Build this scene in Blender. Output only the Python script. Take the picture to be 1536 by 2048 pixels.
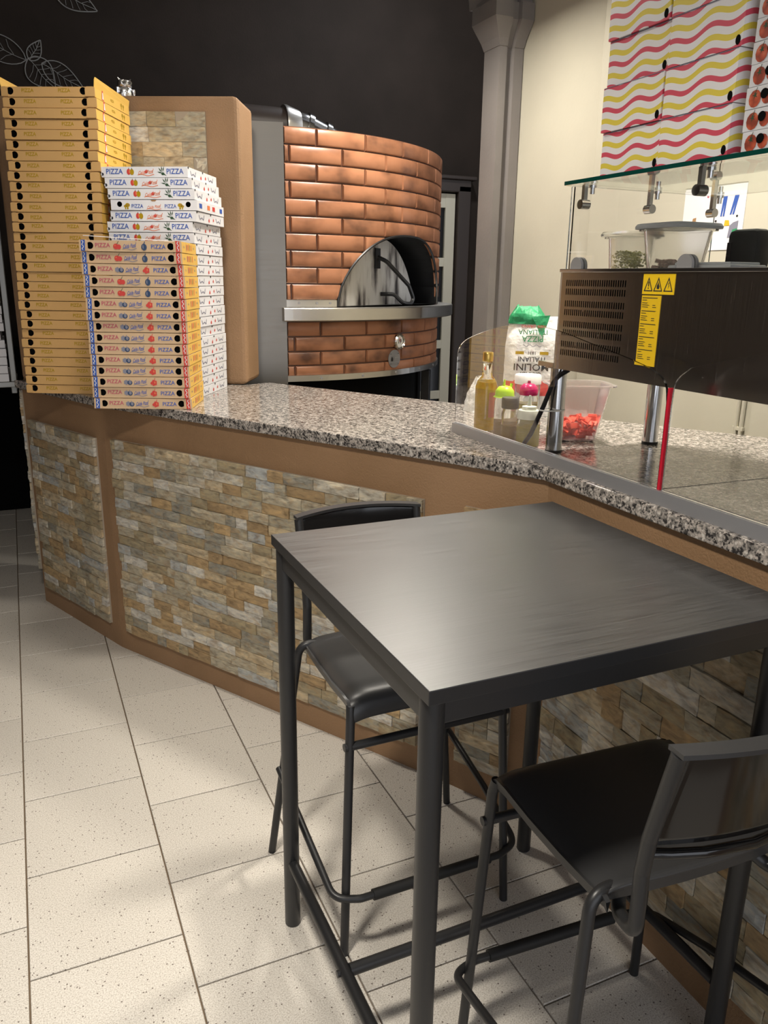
import bpy, bmesh, math, random
from mathutils import Vector, Matrix
from mathutils.geometry import tessellate_polygon
random.seed(7)
PI = math.pi
for o in list(bpy.data.objects): bpy.data.objects.remove(o)
S = bpy.context.scene
COL = S.collection

# ------------------------------------------------------------------ camera
H = 1.472
def cam_axes(y, p, r):
    rt = Vector((math.cos(y), -math.sin(y), 0)); fw = Vector((math.sin(y), math.cos(y), 0)); up = Vector((0, 0, 1))
    f2 = fw*math.cos(p) - up*math.sin(p); u2 = up*math.cos(p) + fw*math.sin(p)
    return rt*math.cos(r) + u2*math.sin(r), u2*math.cos(r) - rt*math.sin(r), f2
rx, uy, fz = cam_axes(.4262, .2825, .01418)
cd = bpy.data.cameras.new('camera'); cam = bpy.data.objects.new('camera', cd); COL.objects.link(cam)
cam.matrix_world = Matrix(((rx.x, uy.x, -fz.x, 0), (rx.y, uy.y, -fz.y, 0), (rx.z, uy.z, -fz.z, H), (0, 0, 0, 1)))
cd.sensor_fit = 'VERTICAL'; cd.sensor_height = 36; cd.lens = 1598.4/2048*36; cd.clip_start = .05
S.camera = cam

# ------------------------------------------------------------------ world, exposure, lamps
CEIL = 4.3
w = bpy.data.worlds.new('world'); S.world = w; w.use_nodes = True
w.node_tree.nodes['Background'].inputs[0].default_value = (.9, .93, 1, 1)
w.node_tree.nodes['Background'].inputs[1].default_value = 1.45
S.view_settings.view_transform = 'Standard'; S.view_settings.look = 'None'
S.view_settings.exposure = 0.5; S.view_settings.gamma = 1; S.view_settings.use_curve_mapping = False
# (x, y, z, watts, colour, spread in degrees, disc radius) of the pendant lamps
WARM = (1, .84, .63); NEUT = (1, .93, .82); COOL = (.86, .92, 1)
LAMPS = [(-.12, .88, 2.30, 22, NEUT, 160, .12), (1.58, 3.2, 2.70, 18, NEUT, 173, .12),
         (1.72, 1.9, 2.80, 18, NEUT, 112, .12), (.5, 2.45, 2.80, 10, NEUT, 150, .12), (2.75, 4.9, 4.1, 27, COOL, 170, .12)]

# ------------------------------------------------------------------ materials
MATS = {}
def nm(name):
    m = bpy.data.materials.new(name); m.use_nodes = True; MATS[name] = m
    return m, m.node_tree.nodes, m.node_tree.links, m.node_tree.nodes['Principled BSDF']
def plain(name, col, rough=.5, metal=0, spec=.5, trans=0, ior=1.45, emit=None, alpha=1, bump=None, coat=0):
    m, N, L, b = nm(name)
    b.inputs['Base Color'].default_value = (*col, 1); b.inputs['Roughness'].default_value = rough
    b.inputs['Metallic'].default_value = metal; b.inputs['Specular IOR Level'].default_value = spec
    b.inputs['Transmission Weight'].default_value = trans; b.inputs['IOR'].default_value = ior
    b.inputs['Alpha'].default_value = alpha; b.inputs['Coat Weight'].default_value = coat
    if emit: b.inputs['Emission Color'].default_value = (*emit[0], 1); b.inputs['Emission Strength'].default_value = emit[1]
    if bump:
        n = N.new('ShaderNodeTexNoise'); n.inputs['Scale'].default_value = bump[0]; n.inputs['Detail'].default_value = 4
        tc = N.new('ShaderNodeNewGeometry'); L.new(tc.outputs['Position'], n.inputs['Vector'])
        bp = N.new('ShaderNodeBump'); bp.inputs['Strength'].default_value = bump[1]; bp.inputs['Distance'].default_value = bump[2]
        L.new(n.outputs['Fac'], bp.inputs['Height']); L.new(bp.outputs['Normal'], b.inputs['Normal'])
    return m
def ramp(N, stops, interp='LINEAR'):
    r = N.new('ShaderNodeValToRGB'); r.color_ramp.interpolation = interp
    e = r.color_ramp.elements
    while len(e) < len(stops): e.new(.5)
    for x, (p, c) in zip(e, stops): x.position = p; x.color = (*c, 1)
    return r
def pos(N, L, scale=(1, 1, 1), rot=(0, 0, 0)):
    g = N.new('ShaderNodeNewGeometry'); mp = N.new('ShaderNodeMapping')
    mp.inputs['Scale'].default_value = scale; mp.inputs['Rotation'].default_value = rot
    L.new(g.outputs['Position'], mp.inputs['Vector']); return mp.outputs['Vector']
def mix(N, L, a, b, fac, mode='MIX'):
    x = N.new('ShaderNodeMix'); x.data_type = 'RGBA'; x.blend_type = mode
    for s, v in ((x.inputs['A'], a), (x.inputs['B'], b), (x.inputs['Factor'], fac)):
        if hasattr(v, 'is_linked'): L.new(v, s)
        elif isinstance(v, (int, float)): s.default_value = v
        else: s.default_value = (*v, 1)
    return x.outputs['Result']

def make_tile():
    m, N, L, b = nm('tile'); p = pos(N, L)
    n1 = N.new('ShaderNodeTexNoise'); n1.inputs['Scale'].default_value = 330; n1.inputs['Detail'].default_value = 2; L.new(p, n1.inputs['Vector'])
    r1 = ramp(N, [(.30, (.40, .36, .31)), (.48, (.60, .56, .50)), (.7, (.72, .68, .62))]); L.new(n1.outputs['Fac'], r1.inputs['Fac'])
    v = N.new('ShaderNodeTexVoronoi'); v.inputs['Scale'].default_value = 100; L.new(p, v.inputs['Vector'])
    r2 = ramp(N, [(.0, (1, 1, 1)), (.19, (0, 0, 0))], 'CONSTANT'); L.new(v.outputs['Distance'], r2.inputs['Fac'])
    w2 = N.new('ShaderNodeTexWhiteNoise'); L.new(v.outputs['Color'], w2.inputs['Vector'])
    g = N.new('ShaderNodeMath'); g.operation = 'GREATER_THAN'; g.inputs[1].default_value = .68; L.new(w2.outputs['Value'], g.inputs[0])
    mu = N.new('ShaderNodeMath'); mu.operation = 'MULTIPLY'; L.new(r2.outputs['Color'], mu.inputs[0]); L.new(g.outputs[0], mu.inputs[1])
    c = mix(N, L, r1.outputs['Color'], (.17, .14, .12), mu.outputs[0])
    oi = N.new('ShaderNodeObjectInfo'); mr = N.new('ShaderNodeMapRange'); mr.inputs['To Min'].default_value = .93; mr.inputs['To Max'].default_value = 1.03
    L.new(oi.outputs['Random'], mr.inputs['Value'])
    hs = N.new('ShaderNodeHueSaturation'); L.new(mr.outputs['Result'], hs.inputs['Value']); L.new(c, hs.inputs['Color'])
    L.new(hs.outputs['Color'], b.inputs['Base Color']); b.inputs['Roughness'].default_value = .42; b.inputs['Specular IOR Level'].default_value = .35
    return m
def make_stone():
    m, N, L, b = nm('stone'); oi = N.new('ShaderNodeObjectInfo')
    r = ramp(N, [(0, (.27, .225, .14)), (.13, (.36, .32, .235)), (.27, (.42, .39, .32)), (.39, (.34, .235, .115)), (.48, (.30, .27, .20)),
                 (.60, (.40, .325, .21)), (.70, (.235, .225, .185)), (.78, (.47, .45, .40)), (.87, (.29, .20, .10)), (.93, (.33, .34, .33))], 'CONSTANT')
    L.new(oi.outputs['Random'], r.inputs['Fac'])
    wv = N.new('ShaderNodeMath'); wv.operation = 'MULTIPLY'; wv.inputs[1].default_value = 40; L.new(oi.outputs['Random'], wv.inputs[0])
    n = N.new('ShaderNodeTexNoise'); n.noise_dimensions = '4D'; n.inputs['Scale'].default_value = 9; n.inputs['Detail'].default_value = 5
    n.inputs['Distortion'].default_value = .6
    L.new(pos(N, L, (3, 3, 8), (.5, .7, .3)), n.inputs['Vector']); L.new(wv.outputs[0], n.inputs['W'])
    r2 = ramp(N, [(.28, (.40, .36, .32)), (.5, (1, 1, 1)), (.72, (1.45, 1.35, 1.15))]); L.new(n.outputs['Fac'], r2.inputs['Fac'])
    c = mix(N, L, r.outputs['Color'], r2.outputs['Color'], .85, 'MULTIPLY')
    n2 = N.new('ShaderNodeTexNoise'); n2.inputs['Scale'].default_value = 26; n2.inputs['Detail'].default_value = 6; n2.inputs['Distortion'].default_value = 1
    L.new(pos(N, L, (1, 1, 2.2), (.6, .3, 0)), n2.inputs['Vector'])
    r3 = ramp(N, [(.47, (0, 0, 0)), (.72, (.6, .6, .6))]); L.new(n2.outputs['Fac'], r3.inputs['Fac'])
    c = mix(N, L, c, (.31, .195, .085), r3.outputs['Color'])
    hs = N.new('ShaderNodeHueSaturation'); hs.inputs['Saturation'].default_value = .93; hs.inputs['Value'].default_value = 1.22; L.new(c, hs.inputs['Color'])
    L.new(hs.outputs['Color'], b.inputs['Base Color']); b.inputs['Roughness'].default_value = .6; b.inputs['Specular IOR Level'].default_value = .35
    bp = N.new('ShaderNodeBump'); bp.inputs['Strength'].default_value = .45; bp.inputs['Distance'].default_value = .004
    L.new(n2.outputs['Fac'], bp.inputs['Height']); L.new(bp.outputs['Normal'], b.inputs['Normal'])
    return m
def make_granite():
    m, N, L, b = nm('granite'); p = pos(N, L)
    v = N.new('ShaderNodeTexVoronoi'); v.inputs['Scale'].default_value = 230; L.new(p, v.inputs['Vector'])
    wn = N.new('ShaderNodeTexWhiteNoise'); L.new(v.outputs['Color'], wn.inputs['Vector'])
    n = N.new('ShaderNodeTexNoise'); n.inputs['Scale'].default_value = 70; n.inputs['Detail'].default_value = 3; L.new(p, n.inputs['Vector'])
    ad = N.new('ShaderNodeMath'); ad.operation = 'MULTIPLY_ADD'; ad.inputs[1].default_value = .55; L.new(wn.outputs['Value'], ad.inputs[0])
    sc = N.new('ShaderNodeMath'); sc.operation = 'MULTIPLY_ADD'; sc.inputs[1].default_value = 1.5; sc.inputs[2].default_value = -.53; L.new(n.outputs['Fac'], sc.inputs[0])
    L.new(sc.outputs[0], ad.inputs[2])
    r = ramp(N, [(0, (.03, .027, .026)), (.22, (.075, .068, .064)), (.33, (.18, .165, .15)), (.48, (.29, .262, .235)), (.64, (.40, .352, .312)), (.8, (.52, .485, .44))], 'CONSTANT')
    L.new(ad.outputs[0], r.inputs['Fac']); L.new(r.outputs['Color'], b.inputs['Base Color'])
    b.inputs['Roughness'].default_value = .13; b.inputs['Specular IOR Level'].default_value = .55
    return m
def make_plaster(name, a, c, bscale=190, bs=.5, rough=.62, spec=.4):
    m, N, L, b = nm(name); p = pos(N, L)
    n = N.new('ShaderNodeTexNoise'); n.inputs['Scale'].default_value = 3.5; n.inputs['Detail'].default_value = 5; L.new(p, n.inputs['Vector'])
    r = ramp(N, [(.3, a), (.7, c)]); L.new(n.outputs['Fac'], r.inputs['Fac']); L.new(r.outputs['Color'], b.inputs['Base Color'])
    b.inputs['Roughness'].default_value = rough; b.inputs['Specular IOR Level'].default_value = spec
    n2 = N.new('ShaderNodeTexNoise'); n2.inputs['Scale'].default_value = bscale; n2.inputs['Detail'].default_value = 3; L.new(p, n2.inputs['Vector'])
    bp = N.new('ShaderNodeBump'); bp.inputs['Strength'].default_value = bs; bp.inputs['Distance'].default_value = .004
    L.new(n2.outputs['Fac'], bp.inputs['Height']); L.new(bp.outputs['Normal'], b.inputs['Normal'])
    return m
def make_laminate():
    m, N, L, b = nm('black_laminate')
    n = N.new('ShaderNodeTexNoise'); n.inputs['Scale'].default_value = 6; n.inputs['Detail'].default_value = 6; L.new(pos(N, L, (1.3, 120, 1)), n.inputs['Vector'])
    r = ramp(N, [(.28, (.014, .014, .014)), (.72, (.068, .068, .068))]); L.new(n.outputs['Fac'], r.inputs['Fac']); L.new(r.outputs['Color'], b.inputs['Base Color'])
    rr = ramp(N, [(.3, (.31, .31, .31)), (.7, (.42, .42, .42))]); L.new(n.outputs['Fac'], rr.inputs['Fac']); L.new(rr.outputs['Color'], b.inputs['Roughness'])
    b.inputs['Specular IOR Level'].default_value = 1.0; b.inputs['IOR'].default_value = 1.68
    bp = N.new('ShaderNodeBump'); bp.inputs['Strength'].default_value = .22; bp.inputs['Distance'].default_value = .0006
    L.new(n.outputs['Fac'], bp.inputs['Height']); L.new(bp.outputs['Normal'], b.inputs['Normal'])
    return m
def make_brick():
    m, N, L, b = nm('oven_brick'); oi = N.new('ShaderNodeObjectInfo')
    n = N.new('ShaderNodeTexNoise'); n.inputs['Scale'].default_value = 6.5; n.inputs['Detail'].default_value = 3; n.noise_dimensions = '4D'
    wv = N.new('ShaderNodeMath'); wv.operation = 'MULTIPLY'; wv.inputs[1].default_value = 30; L.new(oi.outputs['Random'], wv.inputs[0])
    L.new(pos(N, L, (1, 1, 1.6)), n.inputs['Vector']); L.new(wv.outputs[0], n.inputs['W'])
    r = ramp(N, [(.28, (.11, .05, .03)), (.42, (.27, .118, .062)), (.56, (.39, .172, .09)), (.8, (.44, .20, .11))]); L.new(n.outputs['Fac'], r.inputs['Fac'])
    L.new(r.outputs['Color'], b.inputs['Base Color']); b.inputs['Roughness'].default_value = .3; b.inputs['Specular IOR Level'].default_value = .4
    return m
def make_steel(name, col, rough, stretch=(1, 1, 60), amt=.12):
    m, N, L, b = nm(name); b.inputs['Metallic'].default_value = 1; b.inputs['Base Color'].default_value = (*col, 1)
    n = N.new('ShaderNodeTexNoise'); n.inputs['Scale'].default_value = 8; n.inputs['Detail'].default_value = 5; L.new(pos(N, L, stretch), n.inputs['Vector'])
    mr = N.new('ShaderNodeMapRange'); mr.inputs['To Min'].default_value = rough - amt; mr.inputs['To Max'].default_value = rough + amt
    L.new(n.outputs['Fac'], mr.inputs['Value']); L.new(mr.outputs['Result'], b.inputs['Roughness'])
    return m
def make_sooty():
    m, N, L, b = nm('sooty_metal'); b.inputs['Metallic'].default_value = .1; b.inputs['Roughness'].default_value = .45
    n = N.new('ShaderNodeTexNoise'); n.inputs['Scale'].default_value = 5; n.inputs['Detail'].default_value = 8; L.new(pos(N, L, (3, 3, .8)), n.inputs['Vector'])
    r = ramp(N, [(.33, (.04, .034, .03)), (.41, (.30, .275, .25)), (.52, (.62, .60, .55)), (.75, (.72, .70, .66))]); L.new(n.outputs['Fac'], r.inputs['Fac'])
    L.new(r.outputs['Color'], b.inputs['Base Color']); return m
def make_wave():
    # printed wavy stripes: red and yellow bands on white, running along the box face (object Y) and climbing
    m, N, L, b = nm('wave_print'); tc = N.new('ShaderNodeTexCoord'); sx = N.new('ShaderNodeSeparateXYZ'); L.new(tc.outputs['Object'], sx.inputs[0])
    def mt(op, a, b2=None, c=None):
        k = N.new('ShaderNodeMath'); k.operation = op
        for i, v in enumerate((a, b2, c)):
            if v is None: continue
            if isinstance(v, (int, float)): k.inputs[i].default_value = v
            else: L.new(v, k.inputs[i])
        return k.outputs[0]
    t = mt('SUBTRACT', sx.outputs['X'], sx.outputs['Y'])
    s = mt('MULTIPLY', mt('SINE', mt('MULTIPLY', t, 2*PI/.104)), .0062)
    z = mt('SUBTRACT', mt('SUBTRACT', sx.outputs['Z'], s), mt('MULTIPLY', t, .06))
    f = mt('FRACT', mt('DIVIDE', mt('ADD', z, 2.0), .0464))
    r = ramp(N, [(0, (.86, .84, .84)), (.12, (.68, .075, .12)), (.33, (.86, .84, .84)), (.60, (.80, .64, .07)), (.83, (.86, .84, .84))], 'CONSTANT')
    L.new(f, r.inputs['Fac']); L.new(r.outputs['Color'], b.inputs['Base Color']); b.inputs['Roughness'].default_value = .5
    return m
def make_tomato_print():
    m, N, L, b = nm('tomato_print'); p = pos(N, L)
    v = N.new('ShaderNodeTexVoronoi'); v.inputs['Scale'].default_value = 60; L.new(p, v.inputs['Vector'])
    r = ramp(N, [(0, (.66, .20, .10)), (.35, (.52, .08, .03)), (.7, (.26, .04, .018))]); L.new(v.outputs['Distance'], r.inputs['Fac'])
    L.new(r.outputs['Color'], b.inputs['Base Color']); return m

T = dict(tile=make_tile(), stone=make_stone(), granite=make_granite(),
    brown=make_plaster('brown_plaster', (.27, .160, .082), (.34, .204, .110)),
    cream=make_plaster('cream_wall', (.52, .49, .40), (.56, .53, .43), 60, .12, .6),
    dark=make_plaster('dark_wall', (.027, .020, .0155), (.035, .0255, .020), 90, .2, .7, .12),
    lilac=make_plaster('pilaster_paint', (.205, .188, .18), (.235, .215, .203), 80, .2, .6),
    roomdark=make_plaster('dining_wall', (.13, .105, .085), (.15, .12, .10), 90, .2, .7),
    ceil=make_plaster('ceiling_paint', (.60, .58, .54), (.63, .61, .57), 50, .1, .8),
    lam=make_laminate(), brick=make_brick(), steel=make_steel('brushed_steel', (.21, .195, .172), .40),
    steelh=make_steel('ledge_steel', (.60, .58, .54), .32, (1, 1, 40), .1),
    dsteel=make_steel('display_steel', (.42, .39, .36), .24, (1, 60, 1), .08),
    sooty=make_sooty(), wave=make_wave(), tomp=make_tomato_print())
T['grout'] = plain('grout', (.20, .145, .095), .9)
T['ogrout'] = plain('oven_grout', (.10, .045, .028), .35)
T['sgrout'] = plain('stone_backing', (.36, .30, .23), .9)
T['blackm'] = plain('black_metal', (.020, .020, .021), .38, 0, .5, bump=(400, .1, .0005))
T['blackp'] = plain('black_plastic', (.034, .034, .035), .36, 0, .5)
T['gloss'] = plain('glossy_black', (.010, .0095, .0095), .10, 0, .6)
T['rubber'] = plain('black_rubber', (.012, .012, .012), .6)
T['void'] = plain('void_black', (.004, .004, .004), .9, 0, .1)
T['chrome'] = plain('chrome', (.62, .62, .62), .14, 1)
T['alu'] = plain('aluminium', (.36, .36, .375), .42, .6)
T['glass'] = plain('clear_glass', (1, 1, 1), 0, 0, .5, 1, 1.45)
T['gedge'] = plain('green_glass_edge', (.004, .055, .042), .12, 0, .5)
T['gtop'] = plain('tinted_glass', (.90, .97, .93), 0, 0, .5, 1, 1.45)
T['red'] = plain('red_strip', (.50, .012, .03), .3)
T['kraft'] = plain('kraft_yellow', (.58, .345, .13), .7)
T['ykraft'] = plain('yellow_print', (.76, .47, .10), .55)
T['tan'] = plain('tan_card', (.60, .42, .255), .65)
T['white'] = plain('white_card', (.74, .735, .75), .55)
T['inkblue'] = plain('blue_ink', (.035, .10, .40), .6)
T['inkred'] = plain('red_ink', (.60, .055, .045), .6)
T['inkrose'] = plain('rose_ink', (.48, .08, .13), .6)
T['inknavy'] = plain('navy_ink', (.03, .06, .13), .6)
T['inkgreen'] = plain('green_ink', (.03, .075, .035), .6)
T['inkorange'] = plain('orange_ink', (.72, .20, .07), .6)
T['inkyellow'] = plain('yellow_ink', (.72, .42, .02), .6)
T['inkgold'] = plain('gold_ink', (.40, .255, .0), .6)
T['inkbrown'] = plain('brown_ink', (.36, .20, .08), .6)
T['inkgrey'] = plain('grey_ink', (.22, .22, .28), .6)
T['inkblack'] = plain('black_ink', (.02, .02, .02), .6)
T['chalk'] = plain('chalk', (.32, .31, .29), .9)
T['warn'] = plain('warning_yellow', (.85, .56, .015), .4)
T['label'] = plain('label_yellow', (.78, .50, .015), .4)
T['creamd'] = plain('cream_door', (.62, .57, .44), .45)
T['casing'] = plain('dark_casing', (.045, .032, .026), .45)
T['owl'] = plain('silver_foil', (.75, .75, .75), .16, 1, bump=(90, .6, .004))
T['pp'] = plain('frosted_plastic', (.93, .93, .91), .14, 0, .5, .92, 1.18)
T['ppin'] = plain('pink_frosted', (.93, .86, .86), .16, 0, .5, .88, 1.18)
T['tomato'] = plain('pink_red_slices', (.85, .13, .075), .35)
T['herb'] = plain('olive_herb', (.52, .50, .17), .7)
T['meat'] = plain('pinkish_meat', (.42, .25, .18), .6)
T['oil'] = plain('golden_oil', (.50, .30, .015), .12, 0, .5, .25, 1.4)
T['oilg'] = plain('green_oil', (.34, .26, .015), .2)
T['bglass'] = plain('bottle_glass', (.95, .97, .93), .02, 0, .5, 1, 1.4)
T['gold'] = plain('gold_cap', (.70, .48, .14), .28, 1)
T['lime'] = plain('lime_cap', (.42, .68, .035), .35)
T['mag'] = plain('magenta_cap', (.46, .01, .10), .25)
T['spice'] = plain('brown_spice', (.25, .16, .09), .8)
T['ivory'] = plain('ivory_plastic', (.72, .72, .60), .35)
T['whitep'] = plain('white_plastic', (.80, .79, .76), .3)
T['rlabel'] = plain('rose_label', (.50, .16, .12), .5)
T['blabel'] = plain('dark_label', (.05, .05, .05), .5)
T['paper'] = plain('white_paper', (.78, .78, .80), .7)
T['bag'] = plain('flour_bag_paper', (.72, .71, .68), .6, bump=(16, .8, .02))
T['baggreen'] = plain('bag_green', (.02, .26, .10), .5, bump=(20, .7, .015))
T['bagred'] = plain('bag_red', (.70, .10, .09), .5)
T['film'] = plain('white_film', (.80, .80, .78), .3, 0, .5, .35, 1.2, bump=(22, .8, .02))
T['greyp'] = plain('grey_plastic', (.24, .235, .235), .4)
T['lid'] = plain('grey_lid', (.45, .47, .48), .35)
T['lamp'] = plain('lamp_glow', (1, 1, 1), .5, emit=((1, .95, .85), 5))
T['lampring'] = plain('lamp_ring', (.5, .5, .5), .4)
T['dwood'] = plain('cable_black', (.01, .01, .012), .4)
T['metalgrey'] = plain('grey_metal', (.30, .30, .29), .45, .5)

# ------------------------------------------------------------------ mesh helpers
class MB:
    def __init__(s): s.v = []; s.f = []; s.m = []; s.mats = []
    def mi(s, mat):
        mat = T[mat] if isinstance(mat, str) else mat
        if mat not in s.mats: s.mats.append(mat)
        return s.mats.index(mat)
    def add(s, vs, fs, mat):
        k = len(s.v); i = s.mi(mat)
        s.v += [tuple(v) for v in vs]; s.f += [tuple(k+a for a in f) for f in fs]; s.m += [i]*len(fs); return s
    def box(s, c, d, mat, M=None):
        x, y, z = (a/2 for a in d); vs = [Vector((i*x, j*y, k*z)) for i in (-1, 1) for j in (-1, 1) for k in (-1, 1)]
        if M: vs = [M @ v for v in vs]
        vs = [v + Vector(c) for v in vs]
        return s.add(vs, [(0, 1, 3, 2), (4, 6, 7, 5), (0, 4, 5, 1), (2, 3, 7, 6), (0, 2, 6, 4), (1, 5, 7, 3)], mat)
    def bbox(s, c, d, b, mat, M=None):          # box with chamfered edges
        bm = bmesh.new(); bmesh.ops.create_cube(bm, size=1); bmesh.ops.scale(bm, vec=d, verts=bm.verts)
        bmesh.ops.bevel(bm, geom=bm.edges[:], offset=b, segments=2, affect='EDGES', profile=.5)
        bm.verts.index_update(); vs = [v.co.copy() for v in bm.verts]; fs = [[v.index for v in f.verts] for f in bm.faces]; bm.free()
        if M: vs = [M @ v for v in vs]
        return s.add([v + Vector(c) for v in vs], fs, mat)
    def tube(s, pts, r, mat, n=12, cap=True, closed=False):
        pts = [Vector(p) for p in pts]; K = len(pts); rs = r if isinstance(r, (list, tuple)) else [r]*K
        vs = []; fs = []; pn = None
        for i, p in enumerate(pts):
            if closed: t = pts[(i+1) % K] - pts[i-1]
            else: t = (pts[min(i+1, K-1)] - pts[max(i-1, 0)])
            t.normalize()
            if pn is None:
                a = Vector((0, 0, 1)) if abs(t.z) < .9 else Vector((1, 0, 0)); pn = t.cross(a).normalized()
            else: pn = (pn - t*pn.dot(t)).normalized()
            bn = t.cross(pn)
            for j in range(n):
                a = 2*PI*j/n; vs.append(p + (pn*math.cos(a) + bn*math.sin(a))*rs[i])
        for i in range(K if closed else K-1):
            for j in range(n):
                q = (i+1) % K
                fs.append((i*n+j, i*n+(j+1) % n, q*n+(j+1) % n, q*n+j))
        if cap and not closed: fs += [tuple(range(n-1, -1, -1)), tuple((K-1)*n+j for j in range(n))]
        return s.add(vs, fs, mat)
    def lathe(s, prof, mat, c=(0, 0, 0), n=24, sx=1, sy=1, M=None, capb=True, capt=True, sq=None):
        vs = []; fs = []; K = len(prof)
        for r, z in prof:
            for j in range(n):
                a = 2*PI*j/n; ca, sa = math.cos(a), math.sin(a); k = 1
                if sq: k = 1/((abs(ca)**sq + abs(sa)**sq)**(1/sq))
                vs.append(Vector((r*ca*k*sx, r*sa*k*sy, z)))
        for i in range(K-1):
            for j in range(n): fs.append((i*n+j, i*n+(j+1) % n, (i+1)*n+(j+1) % n, (i+1)*n+j))
        if capb: fs.append(tuple(range(n-1, -1, -1)))
        if capt: fs.append(tuple((K-1)*n+j for j in range(n)))
        if M: vs = [M @ v for v in vs]
        return s.add([v + Vector(c) for v in vs], fs, mat)
    def prism(s, poly, z0, z1, mat):
        n = len(poly); vs = [(x, y, z0) for x, y in poly] + [(x, y, z1) for x, y in poly]
        tri = tessellate_polygon([[Vector((x, y, 0)) for x, y in poly]])
        area = sum(poly[i][0]*poly[(i+1) % n][1] - poly[(i+1) % n][0]*poly[i][1] for i in range(n))
        fs = [(i, (i+1) % n, n+(i+1) % n, n+i) if area > 0 else (i, n+i, n+(i+1) % n, (i+1) % n) for i in range(n)]
        for t in tri:
            a, b, c = (Vector((*poly[k], 0)) for k in t)
            if (b-a).cross(c-a).z < 0: t = (t[0], t[2], t[1])
            fs.append(tuple(n+k for k in t)); fs.append((t[0], t[2], t[1]))
        return s.add(vs, fs, mat)
    def poly(s, pts, mat, M=None):              # flat polygon (printed mark)
        vs = [Vector(p) for p in pts]
        tri = [t for t in tessellate_polygon([vs])]
        if M: vs = [M @ v for v in vs]
        return s.add(vs, tri, mat)
    def text(s, txt, size, mat, M, align='CENTER', sx=1):
        v, f = text_geo(txt); vs = [M @ Vector((x*size*sx, y*size, 0)) for x, y in v]
        return s.add(vs, f, mat)
    def mesh(s, name, smooth=False, fix=True):
        me = bpy.data.meshes.new(name); me.from_pydata(s.v, [], s.f)
        for m in s.mats: me.materials.append(m)
        me.polygons.foreach_set('material_index', s.m)
        if fix:
            bm = bmesh.new(); bm.from_mesh(me); bmesh.ops.recalc_face_normals(bm, faces=bm.faces); bm.to_mesh(me); bm.free()
        if smooth:
            me.polygons.foreach_set('use_smooth', [True]*len(me.polygons)); me.set_sharp_from_angle(angle=math.radians(40))
        me.update(); return me
    def build(s, name, parent=None, smooth=False, fix=True, **k): return link(name, s.mesh(name, smooth, fix), parent, **k)
_TG = {}
def text_geo(t):
    if t not in _TG:
        c = bpy.data.curves.new('txt', 'FONT'); c.body = t; c.size = 1; c.align_x = 'CENTER'; c.align_y = 'CENTER'; c.resolution_u = 2; c.offset = .012
        o = bpy.data.objects.new('txt', c); COL.objects.link(o); bpy.context.view_layer.update()
        me = o.evaluated_get(bpy.context.evaluated_depsgraph_get()).to_mesh()
        _TG[t] = ([(v.co.x, v.co.y) for v in me.vertices], [tuple(p.vertices) for p in me.polygons])
        o.evaluated_get(bpy.context.evaluated_depsgraph_get()).to_mesh_clear()
        bpy.data.objects.remove(o); bpy.data.curves.remove(c)
    return _TG[t]
def link(name, me, parent=None, loc=None, rot=None, scale=None, kind=None):
    o = bpy.data.objects.new(name, me); COL.objects.link(o)
    if parent: o.parent = parent
    if loc is not None: o.location = loc
    if rot is not None: o.rotation_euler = rot
    if scale is not None: o.scale = scale
    if kind: o['kind'] = kind
    return o
def tag(o, label, cat, group=None):
    o['label'] = label; o['category'] = cat
    if group: o['group'] = group
    return o
def thing(name, label, cat, loc=(0, 0, 0), rz=0, group=None):
    return tag(link(name, None, None, loc, (0, 0, rz)), label, cat, group)
def struct(o, label=None):
    o['kind'] = 'structure'
    if label: o['label'] = label
    return o
def copy_tree(o, parent=None):
    c = o.copy(); COL.objects.link(c); c.parent = parent
    for ch in [k for k in bpy.data.objects if k.parent == o]: copy_tree(ch, c)
    return c
def arc(c, r, a0, a1, n, ax=(1, 0, 0), ay=(0, 0, 1)):
    c, ax, ay = Vector(c), Vector(ax), Vector(ay)
    return [c + ax*(r*math.cos(math.radians(a0+(a1-a0)*i/n))) + ay*(r*math.sin(math.radians(a0+(a1-a0)*i/n))) for i in range(n+1)]
def fillet(pts, r, n=6):                         # round the corners of a polyline
    pts = [Vector(p) for p in pts]; out = [pts[0]]
    for a, b, c in zip(pts, pts[1:], pts[2:]):
        u = (a-b).normalized(); v = (c-b).normalized(); ang = u.angle(v)
        d = min(r/math.tan(ang/2), (a-b).length*.49, (c-b).length*.49)
        p, q = b+u*d, b+v*d
        for i in range(n+1):
            t = i/n; out.append(p*(1-t)**2 + b*2*t*(1-t) + q*t*t)
    out.append(pts[-1]); return out
ORD = ['zeroth', 'first', 'second', 'third', 'fourth', 'fifth', 'sixth', 'seventh', 'eighth', 'ninth', 'tenth', 'eleventh', 'twelfth', 'thirteenth',
       'fourteenth', 'fifteenth', 'sixteenth', 'seventeenth', 'eighteenth', 'nineteenth', 'twentieth'] + ['twenty-'+k for k in
       ('first', 'second', 'third', 'fourth', 'fifth', 'sixth', 'seventh', 'eighth', 'ninth')] + ['thirtieth', 'thirty-first']

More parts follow.
